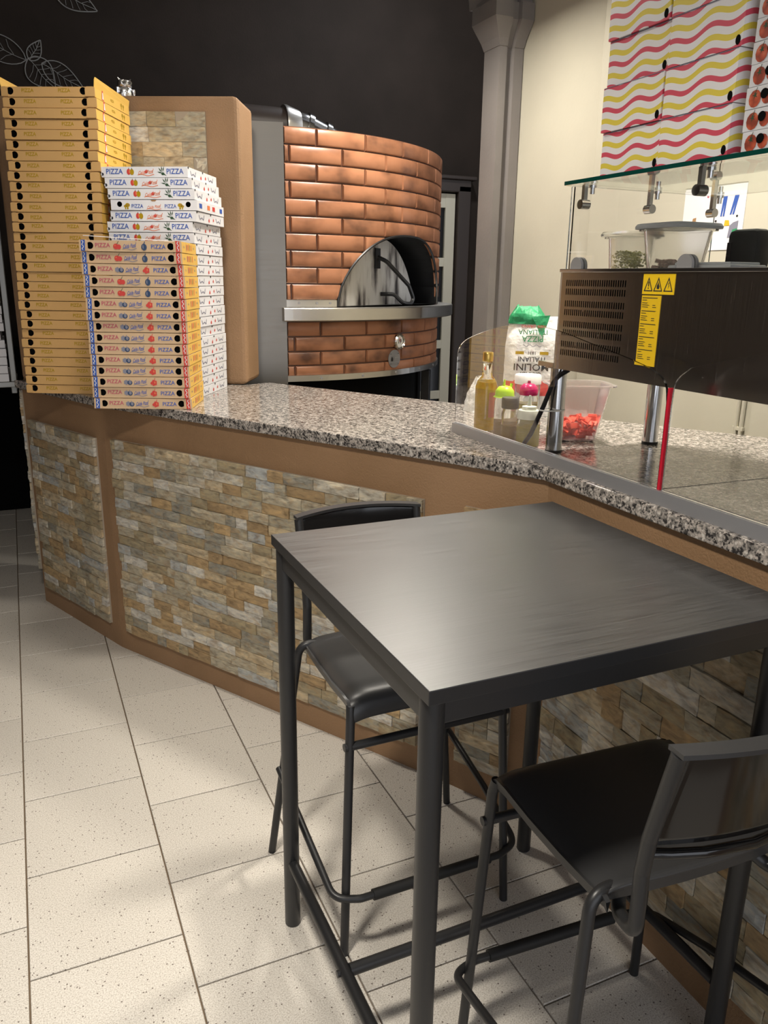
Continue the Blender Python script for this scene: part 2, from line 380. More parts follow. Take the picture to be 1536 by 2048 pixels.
# ------------------------------------------------------------------ room shell
XL, YB, YN, XW = -2.6, 6.2, -2.2, 2.33
fl = struct(MB().box((.9, 2.0, -.06), (7.4, 8.8, .1), 'grout').build('floor'), 'concrete floor under beige speckled tiles')
tm = {}
PX, PY, G = .3305, .337, .004
def tile_mesh(w_, d_):
    k = (round(w_, 3), round(d_, 3))
    if k not in tm:
        b = .0012; x, y = (w_-G)/2, (d_-G)/2
        vs = [(sx*x, sy*y, -.012) for sx, sy in ((-1, -1), (1, -1), (1, 1), (-1, 1))] + [(sx*x, sy*y, -b) for sx, sy in ((-1, -1), (1, -1), (1, 1), (-1, 1))] + \
             [(sx*(x-b), sy*(y-b), 0) for sx, sy in ((-1, -1), (1, -1), (1, 1), (-1, 1))]
        fs = [(8, 9, 10, 11)] + [(i+a, (i+1) % 4+a, (i+1) % 4+a+4, i+a+4) for a in (0, 4) for i in range(4)]
        tm[k] = MB().add(vs, fs, 'tile').mesh('floor_tile')
    return tm[k]
OFF = {0: .05, 1: .22, 2: .06, 3: .24, 4: .06}
X0 = -.1178 - PX
for ci in range(-3, 6):
    off = OFF.get(ci, .06 if ci % 2 == 0 else .23)
    for ri in range(0, 18):
        y0 = off + ri*PY
        if ci <= -2 and (ri < 3 or ri > 12): continue
        if ci >= 4 and ri > 7: continue
        if ci == 3 and ri > 9: continue
        if ci == 2 and ri > 12: continue
        link('floor_tile', tile_mesh(PX, PY), fl, (X0 + PX*(ci+.5), y0 + PY/2, 0))
# plain tiled remainder that the camera does not see
struct(MB().box((.9, -1.1, -.008), (7.2, 2.2, .012), 'tile').build('floor_rear'), 'tiled floor behind the viewer')
struct(MB().box((.9, 2, CEIL+.05), (7.4, 8.8, .1), 'ceil').build('ceiling'), 'pale ceiling')
struct(MB().box((.9, YB+.06, 2.1), (7.4, .12, 4.4), 'dark').build('wall_back'), 'dark brown back wall')
struct(MB().box((XL-.06, 2, 2.1), (.12, 8.6, 4.4), 'roomdark').build('wall_left'), 'brown wall of the dining side')
wf = MB()
for c, d_ in (((.9, YN-.06, .15), (7.4, .12, .3)), ((.9, YN-.06, 3.6), (7.4, .12, 1.5)), ((-2.55, YN-.06, 1.6), (.5, .12, 2.7)), ((3.3, YN-.06, 1.6), (2.6, .12, 2.7))): wf.box(c, d_, 'roomdark')
struct(wf.build('wall_front'), 'brown wall behind the viewer, opened for added fill light')
wn = struct(link('fill_window_1', None, None, (-.15, YN-.06, .3)), 'unseen window added for fill light behind the viewer')  # added opening, lets in soft fill from behind the camera
m = MB()
for x in (-2.13, -.71, .71, 2.13): m.box((x, 0, 1.27), (.05, .06, 2.55), 'casing')
for z in (.025, 2.525): m.box((0, 0, z), (4.3, .06, .05), 'casing')
m.build('frame', wn)
pl_ = bpy.data.lights.new('fill_portal', 'AREA'); pl_.shape = 'RECTANGLE'; pl_.size = 4.2; pl_.size_y = 2.45; pl_.cycles.is_portal = True  # guides sampling of the fill through the added opening
po = bpy.data.objects.new('fill_portal', pl_); COL.objects.link(po); po.location = (-.15, YN+.02, 1.57); po.rotation_euler = (PI/2, 0, 0)
struct(MB().box((XW+.08, .72, 2.1), (.16, 5.84, 4.4), 'cream').build('wall_right'), 'cream painted wall behind the topping display')
struct(MB().bbox((XW-.008, .5, 2.1), (.036, 4.96, 4.3), .006, 'cream').build('trim_1'), 'raised cream wall panel edge beside the striped boxes')
struct(MB().box((4.66, 4.9, 2.1), (.12, 2.7, 4.4), 'dark').build('wall_far_right'), 'dark wall of the oven room')
# conduit on the wall
cdt = MB()
for k in (0, .022): cdt.tube([(XW-.034, 2.045-k, .6), (XW-.034, 2.045-k, 1.3)], .0075, 'cream', 8)
cdt.box((XW-.034, 2.034, .985), (.012, .045, .012), 'cream')
tag(cdt.build('conduit', smooth=True), 'thin cream cable conduit running up the wall behind the display', 'conduit')
# pilaster with capital and arch springing
pil = MB()
def prof_pil(e):
    x0, y0 = 2.195-e, 3.60-e
    return [(x0, 3.74), (x0, y0), (2.235-e*.3, y0), (2.242-e*.3, y0+.022), (2.268-e*.2, y0+.022), (2.275-e*.2, y0), (2.325, y0), (2.345, 3.74)]
pil.prism(prof_pil(0), 0, 2.53, 'lilac')
for z0, z1, e0, e1 in ((2.53, 2.56, .004, .02), (2.56, 2.61, .02, .06), (2.61, 2.63, .06, .075), (2.63, 2.70, .075, .075), (2.70, 2.725, .055, .055)):
    a, b = prof_pil(e0), prof_pil(e1); n = len(a)
    pil.add([(*p, z0) for p in a] + [(*p, z1) for p in b], [(i, (i+1) % n, n+(i+1) % n, n+i) for i in range(n)] + [tuple(range(n)), tuple(range(n, 2*n))], 'lilac')
struct(pil.build('trim_2', fix=True), 'grey lilac pilaster with moulded capital at the end of the cream wall')
# arch over the passage: springs from the capital, away from the viewer
ar = MB(); prev = []
for i in range(13):
    a = PI*.5*i/12; prev.append((2.16 - 1.2*(1-math.cos(a)), 2.725 + .5*math.sin(a)))
for (xa, za), (xb, zb) in zip(prev, prev[1:]):
    ar.add([(xa, y, za) for y in (3.54, 3.84)] + [(xb, y, zb) for y in (3.54, 3.84)] + [(xa, y, CEIL) for y in (3.54, 3.84)] + [(xb, y, CEIL) for y in (3.54, 3.84)],
           [(0, 1, 3, 2), (0, 2, 6, 4), (1, 5, 7, 3)], 'lilac')
ar.box((2.26, 3.69, (2.725+CEIL)/2), (.2, .30, CEIL-2.725), 'lilac')
struct(ar.build('trim_3', fix=False), 'grey arch springing from the pilaster capital')

# door in the back wall: cream frame with dark panes, dark casing
dr = struct(link('door_1', None, None, (3.18, YB-.03, 0)), 'cream glazed door in dark casing behind the oven')
d = MB(); cx = .215
for x, wd in ((-.46, .09), (.17, .09)): d.bbox((x, 0, 1.08), (wd, .045, 2.15), .004, 'creamd')
for z in (.1, .52, .95, 1.22, 1.62, 2.10): d.bbox((-.145, 0, z), (.56, .04, .07 if z < 2 else .11), .003, 'creamd')
d.build('door_leaf', dr)
for z0, z1 in ((.14, .49), (.55, .92), (.98, 1.19), (1.25, 1.59), (1.65, 2.06)):
    MB().box((-.145, .004, (z0+z1)/2), (.54, .012, z1-z0), 'gloss').build('pane', dr)
d = MB()
for x in (-.60, .285): d.bbox((x, -.02, 1.11), (.12, .07, 2.22), .01, 'casing')
d.bbox((-.155, -.02, 2.215), (1.0, .07, .10), .01, 'casing'); d.bbox((-.155, -.03, 2.275), (1.08, .09, .03), .008, 'casing')
d.build('casing', dr)

# chalk basil leaves on the dark wall
def chalk_leaf(b_, tip, wid, group=None):
    mb = MB(); bx, bz = b_; tx, tz = tip; dx, dz = tx-bx, tz-bz; L_ = math.hypot(dx, dz); nx, nz = -dz/L_, dx/L_
    y = YB-.004
    def P(t, s): return (bx+dx*t+nx*s*wid, y, bz+dz*t+nz*s*wid)
    sh = lambda t: math.sin(PI*t**.8)**.9*(1-.25*t)
    for s in (-1, 1): mb.tube([P(i/16, s*sh(i/16)) for i in range(17)], .0035, 'chalk', 5)
    mb.tube([P(i/8, .06*math.sin(i)) for i in range(9)], .0022, 'chalk', 5)
    for t in (.2, .35, .5, .65):
        for s in (-1, 1): mb.tube([P(t, 0), P(t+.1, s*sh(t)*.45), P(t+.16, s*sh(t+.16)*.85)], .0016, 'chalk', 4)
    return mb
lf = thing('chalk_leaf_drawing', 'white chalk outline of basil sprig on dark wall above yellow stack', 'wall drawing', (0, 0, 0))
for b_, tip, wd in (((.24, 2.80), (-.12, 2.93), .085), ((.26, 2.80), (.335, 2.925), .045), ((.25, 2.81), (.40, 2.64), .095), ((.33, 2.79), (.58, 2.66), .075)):
    chalk_leaf(b_, tip, wd).build('leaf', lf)
MB().tube([(.30, YB-.004, 2.66), (.27, YB-.004, 2.58), (.28, YB-.004, 2.45)], .003, 'chalk', 5).build('stem', lf)
tag(chalk_leaf((.44, 3.24), (.70, 3.135), .08).build('chalk_leaf_drawing'), 'white chalk leaf tip at the top edge of dark wall', 'wall drawing')

# ------------------------------------------------------------------ ceiling lamps
ordl = ['over the open floor beside the table', 'in front of the oven', 'over the topping display', 'over the pizza box stacks', 'in the dark oven room']
for (x, y, z, wt, colr, sp, r), wh in zip(LAMPS, ordl):
    t = thing('pendant_lamp', 'round pendant lamp hanging ' + wh, 'lamp', (x, y, z), 0, 'pendant lamps')
    MB().lathe([(r+.004, -.03), (r+.008, 0), (r*.7, .05), (.02, .075)], 'lampring', n=28, capb=False).build('shade', t, True)
    MB().lathe([(r, -.012), (r, -.006)], 'lamp', n=28).build('diffuser', t)
    MB().tube([(0, 0, .07), (0, 0, CEIL-z-.03)], .004, 'rubber', 8).build('cord', t)
    MB().lathe([(.05, CEIL-z-.03), (.05, CEIL-z-.001)], 'lampring', n=20).build('ceiling_rose', t)
    ld = bpy.data.lights.new('lamp_light', 'AREA'); ld.shape = 'DISK'; ld.size = 2*r*.95; ld.energy = wt; ld.color = colr; ld.spread = math.radians(sp)
    lo = bpy.data.objects.new('lamp_light', ld); COL.objects.link(lo); lo.parent = t; lo.location = (0, 0, -.034)

# ------------------------------------------------------------------ counter
ZT, ZU = 1.032, .998
P0, P1, P2, P3, P4 = (0, 3.84), (.268, 3.19), (1.046, 1.865), (1.182, 1.605), (1.182, -.9)
def vsub(a, b): return (a[0]-b[0], a[1]-b[1])
def unit(a): l = math.hypot(*a); return (a[0]/l, a[1]/l)
def inn(a, b):                                   # inward (kitchen side) normal of a front segment
    u = unit(vsub(b, a)); return (-u[1], u[0])
def off_poly(pts, d_):                           # offset an open polyline towards the kitchen
    out = []
    for i, p in enumerate(pts):
        ns = []
        if i > 0: ns.append(inn(pts[i-1], p))
        if i < len(pts)-1: ns.append(inn(p, pts[i+1]))
        if len(ns) == 1: n = ns[0]; k = 1
        else:
            n = unit((ns[0][0]+ns[1][0], ns[0][1]+ns[1][1])); k = 1/(n[0]*ns[0][0]+n[1]*ns[0][1])
        out.append((p[0]+n[0]*d_*k, p[1]+n[1]*d_*k))
    return out
FR = [P0, P1, P2, P3, P4]
INr = off_poly(FR, .12)
rng = random.Random(3)
STV = []
for k in range(36):                              # stone variants: unit block, uneven cleft face
    nx_, nz_ = 4, 3; vs = []; fs = []
    tilt = rng.uniform(-.12, .12); tz = rng.uniform(-.14, .14)
    for j in range(nz_+1):
        for i in range(nx_+1):
            e = (i in (0, nx_)) or (j in (0, nz_))
            yy = -1 + tilt*(i/nx_-.5) + tz*(j/nz_-.5) + rng.uniform(-.07, .07) + (.07 if e else 0)
            vs.append((i/nx_ + (rng.uniform(-.008, .008) if i in (0, nx_) else 0), yy, j/nz_ + (rng.uniform(-.015, .015) if j in (0, nz_) else rng.uniform(-.05, .05))))
    n0 = len(vs); W_ = nx_+1
    ring = [i for i in range(W_)] + [j*W_+nx_ for j in range(1, nz_+1)] + [nz_*W_+i for i in range(nx_-1, -1, -1)] + [j*W_ for j in range(nz_-1, 0, -1)]
    back = {r: n0+i for i, r in enumerate(ring)}
    vs += [(vs[r][0], 0, vs[r][2]) for r in ring]
    for j in range(nz_):
        for i in range(nx_): a = j*W_+i; fs.append((a, a+1, a+W_+1, a+W_))
    for a, b in zip(ring, ring[1:]+ring[:1]): fs.append((a, back[a], back[b], b))
    STV.append(MB().add(vs, fs, 'stone').mesh('stone'))
def stone_panel(parent, p, u, L_, z0, z1, rh, pad=.0, seed=1, lmin=.045, lmax=.19, dep=(.013, .020)):
    # p: left end of the panel on the wall face, u: unit direction to the right seen from outside; outward = right-hand turn
    r = random.Random(seed); nx, ny = u[1], -u[0]
    ang = math.atan2(u[1], u[0])
    bk = MB(); q = (p[0]+u[0]*L_/2 + nx*.003, p[1]+u[1]*L_/2 + ny*.003)
    bk.box((q[0], q[1], (z0+z1)/2), (L_, .006, z1-z0), 'sgrout', Matrix.Rotation(ang, 3, 'Z'))
    pn = bk.build('stone_panel', parent)
    rows = max(1, round((z1-z0)/rh)); h = (z1-z0)/rows
    for j in range(rows):
        x = -r.uniform(0, .10); edge = r.uniform(-.006, .006)
        while x < L_ - .012:
            l = r.choice((r.uniform(lmin, .09), r.uniform(.08, .14), r.uniform(.11, lmax)))
            a, b = max(x, edge if x <= 0 else x), min(x+l, L_ + r.uniform(-.004, .006))
            if L_ - b < .03: b = L_
            x = b
            if b - a < .012: continue
            dd = r.uniform(*dep)
            link('stone', r.choice(STV), pn, (p[0]+u[0]*(a+.001), p[1]+u[1]*(a+.001), z0+j*h+.0008), (0, 0, ang), (b-a-.002, dd, h-.0014))
    return pn
SEC = [('narrow left end section of brown counter base clad with stacked stone', 0), ('long middle section of brown counter base with wide stacked stone panel', 1),
       ('short brown counter section at the bend behind the far stool', 2), ('right section of brown counter base along the table side', 3)]
secs = []
for lab, i in SEC:
    mb = MB(); mb.prism([FR[i], FR[i+1], INr[i+1], INr[i]], 0, ZU, 'brown')
    t = tag(mb.build('bar_counter'), lab, 'counter'); secs.append(t)
def along(a, u, s): return (a[0]+u[0]*s, a[1]+u[1]*s)
uA, uB, uD, uC = (unit(vsub(FR[i+1], FR[i])) for i in range(4))
stone_panel(secs[0], along(P0, uA, .055), uA, .585, .09, .868, .0375, seed=11)
lB = math.hypot(*vsub(P2, P1))
stone_panel(secs[1], along(P1, uB, .055), uB, lB-.135, .092, .880, .0375, seed=12)
stone_panel(secs[2], along(P2, uD, .055), uD, .175, .10, .885, .0375, seed=13)
stone_panel(secs[3], along(P3, uC, .06), uC, 1.55, .10, .885, .048, seed=14, lmax=.24)
# stone on the end face (seen edge-on)
endw = tag(MB().prism([(0, 3.865), (.14, 3.865), (.2, 4.20), (.012, 4.25)], 0, ZU, 'brown').build('bar_counter'), 'end face of counter base with pale stone cladding at far left', 'counter')
stone_panel(endw, (.012, 4.22), unit((-.012, -.36)), .355, .15, .985, .038, seed=15, lmin=.12, lmax=.36)
# granite worktop
FO = off_poly([P0, P1, P2, P3, P4], -.022)
FO[0] = (-.03, 3.86)
gpoly = FO + [(2.29, -.9), (2.29, 1.262), (.995, 3.43), (.862, 3.386)]
gm = MB(); gm.prism(gpoly, ZU, ZT, 'granite')
gr = gm.build('granite_worktop'); tag(gr, 'speckled grey granite worktop running along the whole counter', 'worktop')
bv = gr.modifiers.new('bevel', 'BEVEL'); bv.width = .004; bv.segments = 2; bv.limit_method = 'ANGLE'; bv.angle_limit = math.radians(35)
MB().box((1.735, 1.305, ZT+.0002), (1.1, .0025, .0006), 'inkblack', Matrix.Rotation(math.radians(-2), 3, 'Z')).build('slab_joint', gr)
# back of the counter (kitchen side)
tag(MB().prism([(2.2, 1.36), (.99, 3.386), (.93, 3.35), (2.14, 1.32)], 0, ZU, 'cream').build('counter_back_panel'), 'plain pale panel closing the kitchen side of the counter', 'panel')

# standing wall at the left end of the counter, stone in a brown frame
wd_ = unit((.889, -.457)); wn_ = (.457, .889)
WA, WB_ = (0.0, 3.845), (.89, 3.388)
ws = MB(); th = .245
poly = [WA, WB_, (WB_[0]+wn_[0]*th, WB_[1]+wn_[1]*th), (WA[0]+wn_[0]*th, WA[1]+wn_[1]*th)]
ws.prism([(x+.0, y) for x, y in poly], ZT, 2.155, 'brown')
wl = ws.build('partition_wall'); tag(wl, 'brown partition wall standing on the counter end behind the box stacks', 'wall')
bv = wl.modifiers.new('bevel', 'BEVEL'); bv.width = .022; bv.segments = 3; bv.limit_method = 'ANGLE'
stone_panel(wl, along(WA, wd_, .10), wd_, .765, 1.10, 2.098, .0555, seed=21, lmin=.08, lmax=.22, dep=(.006, .012))

# silver owl figurine
ow = thing('owl_figurine', 'small silver foil owl figurine on top of partition wall', 'figurine', (.497, 3.66, 2.155), .3); ow.scale = (1.12, 1.12, 1.0)
m = MB(); m.lathe([(.018, 0), (.027, .006), (.030, .02), (.027, .034), (.022, .042)], 'owl', n=16, sy=.8); m.build('body', ow, smooth=True)
m = MB(); m.lathe([(.019, .038), (.026, .044), (.027, .056), (.024, .066), (.012, .07)], 'owl', n=16, sy=.75)
for s in (-1, 1): m.tube([(s*.014, 0, .06), (s*.025, 0, .076)], [.009, .001], 'owl', 8)
m.build('head', ow, smooth=True)
for s in (-1, 1):
    MB().lathe([(.0075, 0), (.0075, .003)], 'chrome', (s*.0105, -.019, .056), 14, M=Matrix.Rotation(PI/2, 3, 'X')).build('eye', ow)
    MB().tube([(s*.028, -.004, .036), (s*.032, -.006, .012)], [.009, .003], 'owl', 8).build('wing', ow, smooth=True)
for s in (-1, 1): MB().lathe([(.003, 0), (.003, .002)], 'inkblack', (s*.0105, -.0225, .056), 10, M=Matrix.Rotation(PI/2, 3, 'X')).build('pupil', ow)

# ------------------------------------------------------------------ oven
OC = Vector((1.29, 4.80)); OR = 1.10; ZO0, ZO1, ZL0, ZL1 = 1.02, 2.12, 1.283, 1.347
def oc(a, r, z): return (OC.x+r*math.cos(math.radians(a)), OC.y+r*math.sin(math.radians(a)), z)
AC, AHW, AH = -59.0, 24.5, .338
def arch(a):
    t = abs((a-AC)/AHW)
    return ZL1 + AH*(1-t**2.4)**.62 if t < 1 else 0
ov = thing('pizza_oven', 'round brick-clad pizza oven with steel ledge and arched mouth', 'oven', (OC.x, OC.y, 0))
def oven(mb, name, smooth=False, fix=True, parent=None):
    mb.v = [(x-OC.x, y-OC.y, z) for x, y, z in mb.v]; return mb.build(name, parent or ov, smooth, fix)
A0, A1 = -96.6, 30
# drum (mortar) with the mouth left open
m = MB(); N_ = 128
angs = sorted(set([A0+(A1-A0)*i/N_ for i in range(N_+1)] + [AC-AHW, AC+AHW]))
for a, b in zip(angs, angs[1:]):
    lo = [arch(x) for x in (a, b)]
    vs = [oc(a, OR, max(ZL1, lo[0])), oc(b, OR, max(ZL1, lo[1])), oc(b, OR, ZO1), oc(a, OR, ZO1), oc(a, OR, ZO0), oc(b, OR, ZO0), oc(b, OR, ZL1-.02), oc(a, OR, ZL1-.02)]
    fs = [(0, 1, 2, 3), (4, 5, 6, 7)]
    if max(lo) == 0: fs.append((7, 6, 1, 0))
    m.add(vs, fs, 'ogrout')
m.add([oc(a, OR, ZO1) for a in angs] + [oc(a, OR, ZO1) for a in (60, 120, 180, 220, 245)], [tuple(range(len(angs)+5))], 'metalgrey')
m.add([oc(a, OR, ZO0) for a in angs] + [oc(a, OR, ZO0) for a in (60, 120, 180, 220, 245)], [tuple(range(len(angs)+5))], 'void')
bk_ = [30, 60, 120, 180, 220, 245, 263.4]
for a, b in zip(bk_, bk_[1:]): m.add([oc(a, OR, ZO0), oc(b, OR, ZO0), oc(b, OR, ZO1), oc(a, OR, ZO1)], [(0, 1, 2, 3)], 'metalgrey')
oven(m, 'drum', fix=False)
# bricks
DA = 13.3; GA = .17; GZ = .0035
def brick(a0, a1, z0, z1):
    near = any(a0-2 < e_ < a1+2 for e_ in (AC-AHW, AC+AHW)) and z0 > ZL0
    k = max(2, int((a1-a0)/(.35 if near else 1.6))); aa = [a0+(a1-a0)*i/k for i in range(k+1)]
    cols = []
    for a in aa:
        lo = max(z0, arch(a) if z0 > ZL0 else 0)
        if lo > z1-.004: cols.append(None); continue
        ea = .22 if a in (aa[0], aa[-1]) else 0
        sg = 1 if a == aa[0] else -1
        cols.append([oc(a, OR-.004, lo), oc(a, OR+.006, lo), oc(a+ea*sg, OR+.010, lo+.005), oc(a+ea*sg, OR+.010, z1-.005), oc(a, OR+.006, z1), oc(a, OR-.004, z1)])
    mb = MB(); any_ = False
    for i in range(k):
        p, q = cols[i], cols[i+1]
        if p is None or q is None: continue
        any_ = True
        mb.add(p+q, [(j, j+6, j+7, j+1) for j in range(5)], 'brick')
        if i == 0 or cols[i-1] is None: mb.add(p, [tuple(range(5, -1, -1))], 'brick')
        if i == k-1 or cols[i+2] is None: mb.add(q, [tuple(range(6))], 'brick')
    if any_: oven(mb, 'brick', True)
def course(z0, z1, first):
    a = first
    while a < 6:
        s, e = max(a, A0), a+DA
        if e-s > 1: brick(s+GA, e-GA, z0+GZ, z1-GZ)
        a += DA
rh = .0745
for j in range(10): course(ZO1-(j+1)*rh, ZO1-j*rh, -88.6-DA if j % 2 == 0 else -95.2-DA)
zz = ZL0-.005; k = 0
for hh in (.070, .070, .066, .050):
    course(zz-hh, zz, -87.9-DA if k % 2 == 0 else -94.6-DA); zz -= hh; k += 1
# ledge
m = MB(); la = [A0-1.2+(18-A0+1.2)*i/60 for i in range(61)]; RL = 1.195
for a, b in zip(la, la[1:]):
    pr = [(OR+.002, ZL1-.004), (RL-.004, ZL1-.004), (RL, ZL1-.008), (RL, ZL0+.004), (RL-.004, ZL0), (OR+.002, ZL0)]
    m.add([oc(a, r, z) for r, z in pr]+[oc(b, r, z) for r, z in pr], [(j, j+6, (j+1) % 6+6, (j+1) % 6) for j in range(6)], 'steelh')
for a in (la[0], la[-1]): m.add([oc(a, r, z) for r, z in pr], [tuple(range(6))], 'steelh')
oven(m, 'ledge', True)
def band(a0, a1, z0, z1, r0, r1, mat, name, n=40):
    m = MB(); la = [a0+(a1-a0)*i/n for i in range(n+1)]
    pr = [(r0, z1), (r1, z1), (r1, z0), (r0, z0)]
    for a, b in zip(la, la[1:]): m.add([oc(a, r, z) for r, z in pr]+[oc(b, r, z) for r, z in pr], [(j, j+4, (j+1) % 4+4, (j+1) % 4) for j in range(4)], mat)
    for a in (a0, a1): m.add([oc(a, r, z) for r, z in pr], [(0, 1, 2, 3)], mat)
    return oven(m, name, True)
bs_ = band(A0, AC-AHW-.2, ZL1-.002, ZL1+.030, OR+.004, OR+.016, 'steelh', 'back_strip')
bt_ = band(-103, 10, ZO0-.022, ZO0+.006, OR+.004, OR+.018, 'steelh', 'bottom_trim')
def screw(a, z, r, par):
    c = Vector(oc(a, r, z)); dn = Vector((math.cos(math.radians(a)), math.sin(math.radians(a)), 0))
    m = MB(); m.tube([c, c+dn*.004], .006, 'greyp', 8); oven(m, 'screw', parent=par)
for a in (-93.5, -89, -85.5): screw(a, ZL1+.016, OR+.015, bs_)
for a in (-100, -88, -76, -64, -52, -40): screw(a, ZO0-.008, OR+.017, bt_)
# side sheet
m = MB(); pL, pR = Vector(oc(-109, OR+.02, 0)), Vector(oc(A0, OR+.014, 0)); pL.y = 3.755; pL.x = .905
nn = Vector((pR.y-pL.y, -(pR.x-pL.x), 0)).normalized()*-.02
m.add([pL+Vector((0, 0, .99)), pR+Vector((0, 0, .99)), pR+Vector((0, 0, 2.128)), pL+Vector((0, 0, 2.128)),
       pL-nn+Vector((0, 0, .99)), pR-nn+Vector((0, 0, .99)), pR-nn+Vector((0, 0, 2.128)), pL-nn+Vector((0, 0, 2.128))],
      [(0, 1, 2, 3), (4, 7, 6, 5), (0, 4, 5, 1), (1, 5, 6, 2), (2, 6, 7, 3), (3, 7, 4, 0)], 'steel')
oven(m, 'side_sheet')
# mouth tunnel, chamber
m = MB(); na = 40; aa = [AC-AHW+2*AHW*i/na for i in range(na+1)]
inw = Vector((math.cos(math.radians(AC)), math.sin(math.radians(AC)), 0))*-.55
out_ = [Vector(oc(a, OR+.011, max(ZL1, arch(a)))) for a in aa]; in_ = [p+inw for p in out_]; lip = [Vector(oc(a, OR-.03, max(ZL1, arch(a)))) for a in aa]
for i in range(na):
    m.add([out_[i], out_[i+1], in_[i+1], in_[i]], [(0, 1, 2, 3)], 'gloss' if False else 'blackm')
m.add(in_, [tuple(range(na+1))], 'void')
m.add([out_[0], out_[-1], in_[-1], in_[0]], [(0, 1, 2, 3)], 'blackm')
oven(m, 'mouth_tunnel', True, False)
m = MB(); m.tube([Vector(oc(a, OR+.011, max(ZL1, arch(a)))) for a in aa], .006, 'blackm', 6); oven(m, 'mouth_rim', True)
# oven door leaning in the mouth
dl = Vector(oc(AC-AHW+.4, OR-.005, 0)); du = Vector((math.cos(math.radians(38)), math.sin(math.radians(38)), 0)); dn = Vector((du.y, -du.x, 0)); DW = .84; DH = .335
dl += dn*-.0
shape = []
for i in range(33):
    t = -1+2*i/32; shape.append((t, (1-abs(t)**2.2)**.7))
def dp(t, h, d_): p = dl + du*(DW*(t+1)/2) + dn*d_ ; return (p.x, p.y, ZL1-.003+h*DH)
dd_ = tag(link('oven_door', None, None, (OC.x, OC.y, 0)), 'scratched grey arched metal door closing the oven mouth', 'oven door')
m = MB(); n = len(shape)
m.add([dp(t, h, 0) for t, h in shape]+[dp(t, h, -.012) for t, h in shape], [tuple(range(n)), tuple(range(2*n-1, n-1, -1))]+[(i, i+1, n+i+1, n+i) for i in range(n-1)]+[(n-1, 0, n, 2*n-1)], 'sooty')
oven(m, 'plate', parent=dd_)
def dq(t, h, d_): return Vector(dp(t, h, d_))
pth = fillet([dq(-.05, .72, .004), dq(-.02, .66, .05), dq(.33, .30, .11), dq(.47, .10, .11), dq(.40, .02, .11), dq(.22, .03, .10), dq(.16, .17, .06), dq(.05, .17, .004)], .04, 5)
m = MB(); m.tube(pth, .0105, 'blackm', 8); oven(m, 'handle', True, parent=dd_)
m = MB(); m.box(dq(-.05, .70, .004), (.05, .01, .10), 'blackm', Matrix.Rotation(math.radians(38), 3, 'Z')); oven(m, 'handle_bracket', parent=dd_)
# round thermometer and maker's plate on the lower bricks
def disc_plate(a, z, r, name, ring):
    c = Vector(oc(a, OR+.011, z)); n_ = Vector((math.cos(math.radians(a)), math.sin(math.radians(a)), 0))
    M = Matrix((Vector((-n_.y, n_.x, 0)), Vector((0, 0, 1)), n_)).transposed()
    m = MB()
    if ring:
        m.lathe([(r, 0), (r, .012), (r*.86, .018), (r*.72, .012)], 'chrome', c, 28, M=M, capt=False); m.lathe([(r*.72, .008), (r*.72, .009)], 'whitep', c, 28, M=M)
        M4 = Matrix.Translation(c+n_*.0105) @ M.to_4x4()
        m.text('19', r*.75, 'inkblack', M4)
        m.tube([c+n_*.011, c+n_*.011+Vector((0, 0, r*.5))], .0012, 'inkred', 5)
    else:
        m.lathe([(r, 0), (r, .003)], 'alu', c, 32, M=M)
        M4 = Matrix.Translation(c+n_*.0045) @ M.to_4x4()
        m.poly([(-.028, -.012, 0), (-.028, 0, 0), (-.02, .012, 0), (-.012, 0, 0), (-.012, -.012, 0)], 'inkblack', M4)
        m.poly([(-.004, -.014, 0), (.034, -.014, 0), (.034, .018, 0), (-.004, .018, 0)], 'greyp', M4)
        M5 = Matrix.Translation(c+n_*.0052) @ M.to_4x4()
        m.poly([(-.001, .003, 0), (.031, .003, 0), (.031, .008, 0), (-.001, .008, 0)], 'alu', M5)
        for zz_ in (-.024, -.031): m.poly([(-.026, zz_, 0), (.028, zz_, 0), (.028, zz_+.003, 0), (-.026, zz_+.003, 0)], 'greyp', M4)
        for ax in (40, 140, 220, 320): m.poly([(r*.85*math.cos(math.radians(ax))+.003*math.cos(k), r*.85*math.sin(math.radians(ax))+.003*math.sin(k), 0) for k in range(6)], 'inkblack', M4)
    return oven(m, name)
disc_plate(-62.8, 1.168, .041, 'thermometer', True)['label'] = 'round chrome-rimmed dial'
disc_plate(-64.5, 1.082, .046, 'maker_plate', False)['label'] = 'round silver plate with small dark emblem'
# black drum standing in for the shade in the hollow below
m = MB(); m.lathe([(1.02, 0), (1.02, ZO0-.02)], 'void', (OC.x, OC.y, 0), 40); oven(m, 'under_shade')
for a in (-38, -100, 150, 40): 
    c = oc(a, OR-.03, 0); m = MB(); m.bbox((c[0], c[1], .49), (.05, .05, .98), .004, 'blackm', Matrix.Rotation(math.radians(a), 3, 'Z')); oven(m, 'leg')
# flue
fl_ = tag(link('flue_pipe', None, None, (1.75, 4.5, 2.12)), 'silver elbow flue with collar and dark pipe above the oven', 'flue pipe')
def flu(mb, name): mb.v = [(x-1.75, y-4.5, z-2.12) for x, y, z in mb.v]; return mb.build(name, fl_, True)
FZ = 2.255
flu(MB().tube(fillet([(1.80, 4.5, 2.121), (1.79, 4.5, 2.15), (1.52, 4.5, FZ), (1.40, 4.5, FZ)], .10, 8), .080, 'chrome', 24), 'elbow')
flu(MB().tube([(1.56, 4.5, FZ-.014), (1.535, 4.5, FZ-.006)], .089, 'chrome', 24), 'joint_ring')
flu(MB().tube([(1.66, 4.5, FZ-.05), (1.635, 4.5, FZ-.041)], .088, 'chrome', 24), 'joint_ring')
flu(MB().tube([(1.50, 4.5, FZ), (1.43, 4.5, FZ), (1.415, 4.5, FZ)], [.084, .106, .106], 'steelh', 28), 'collar')
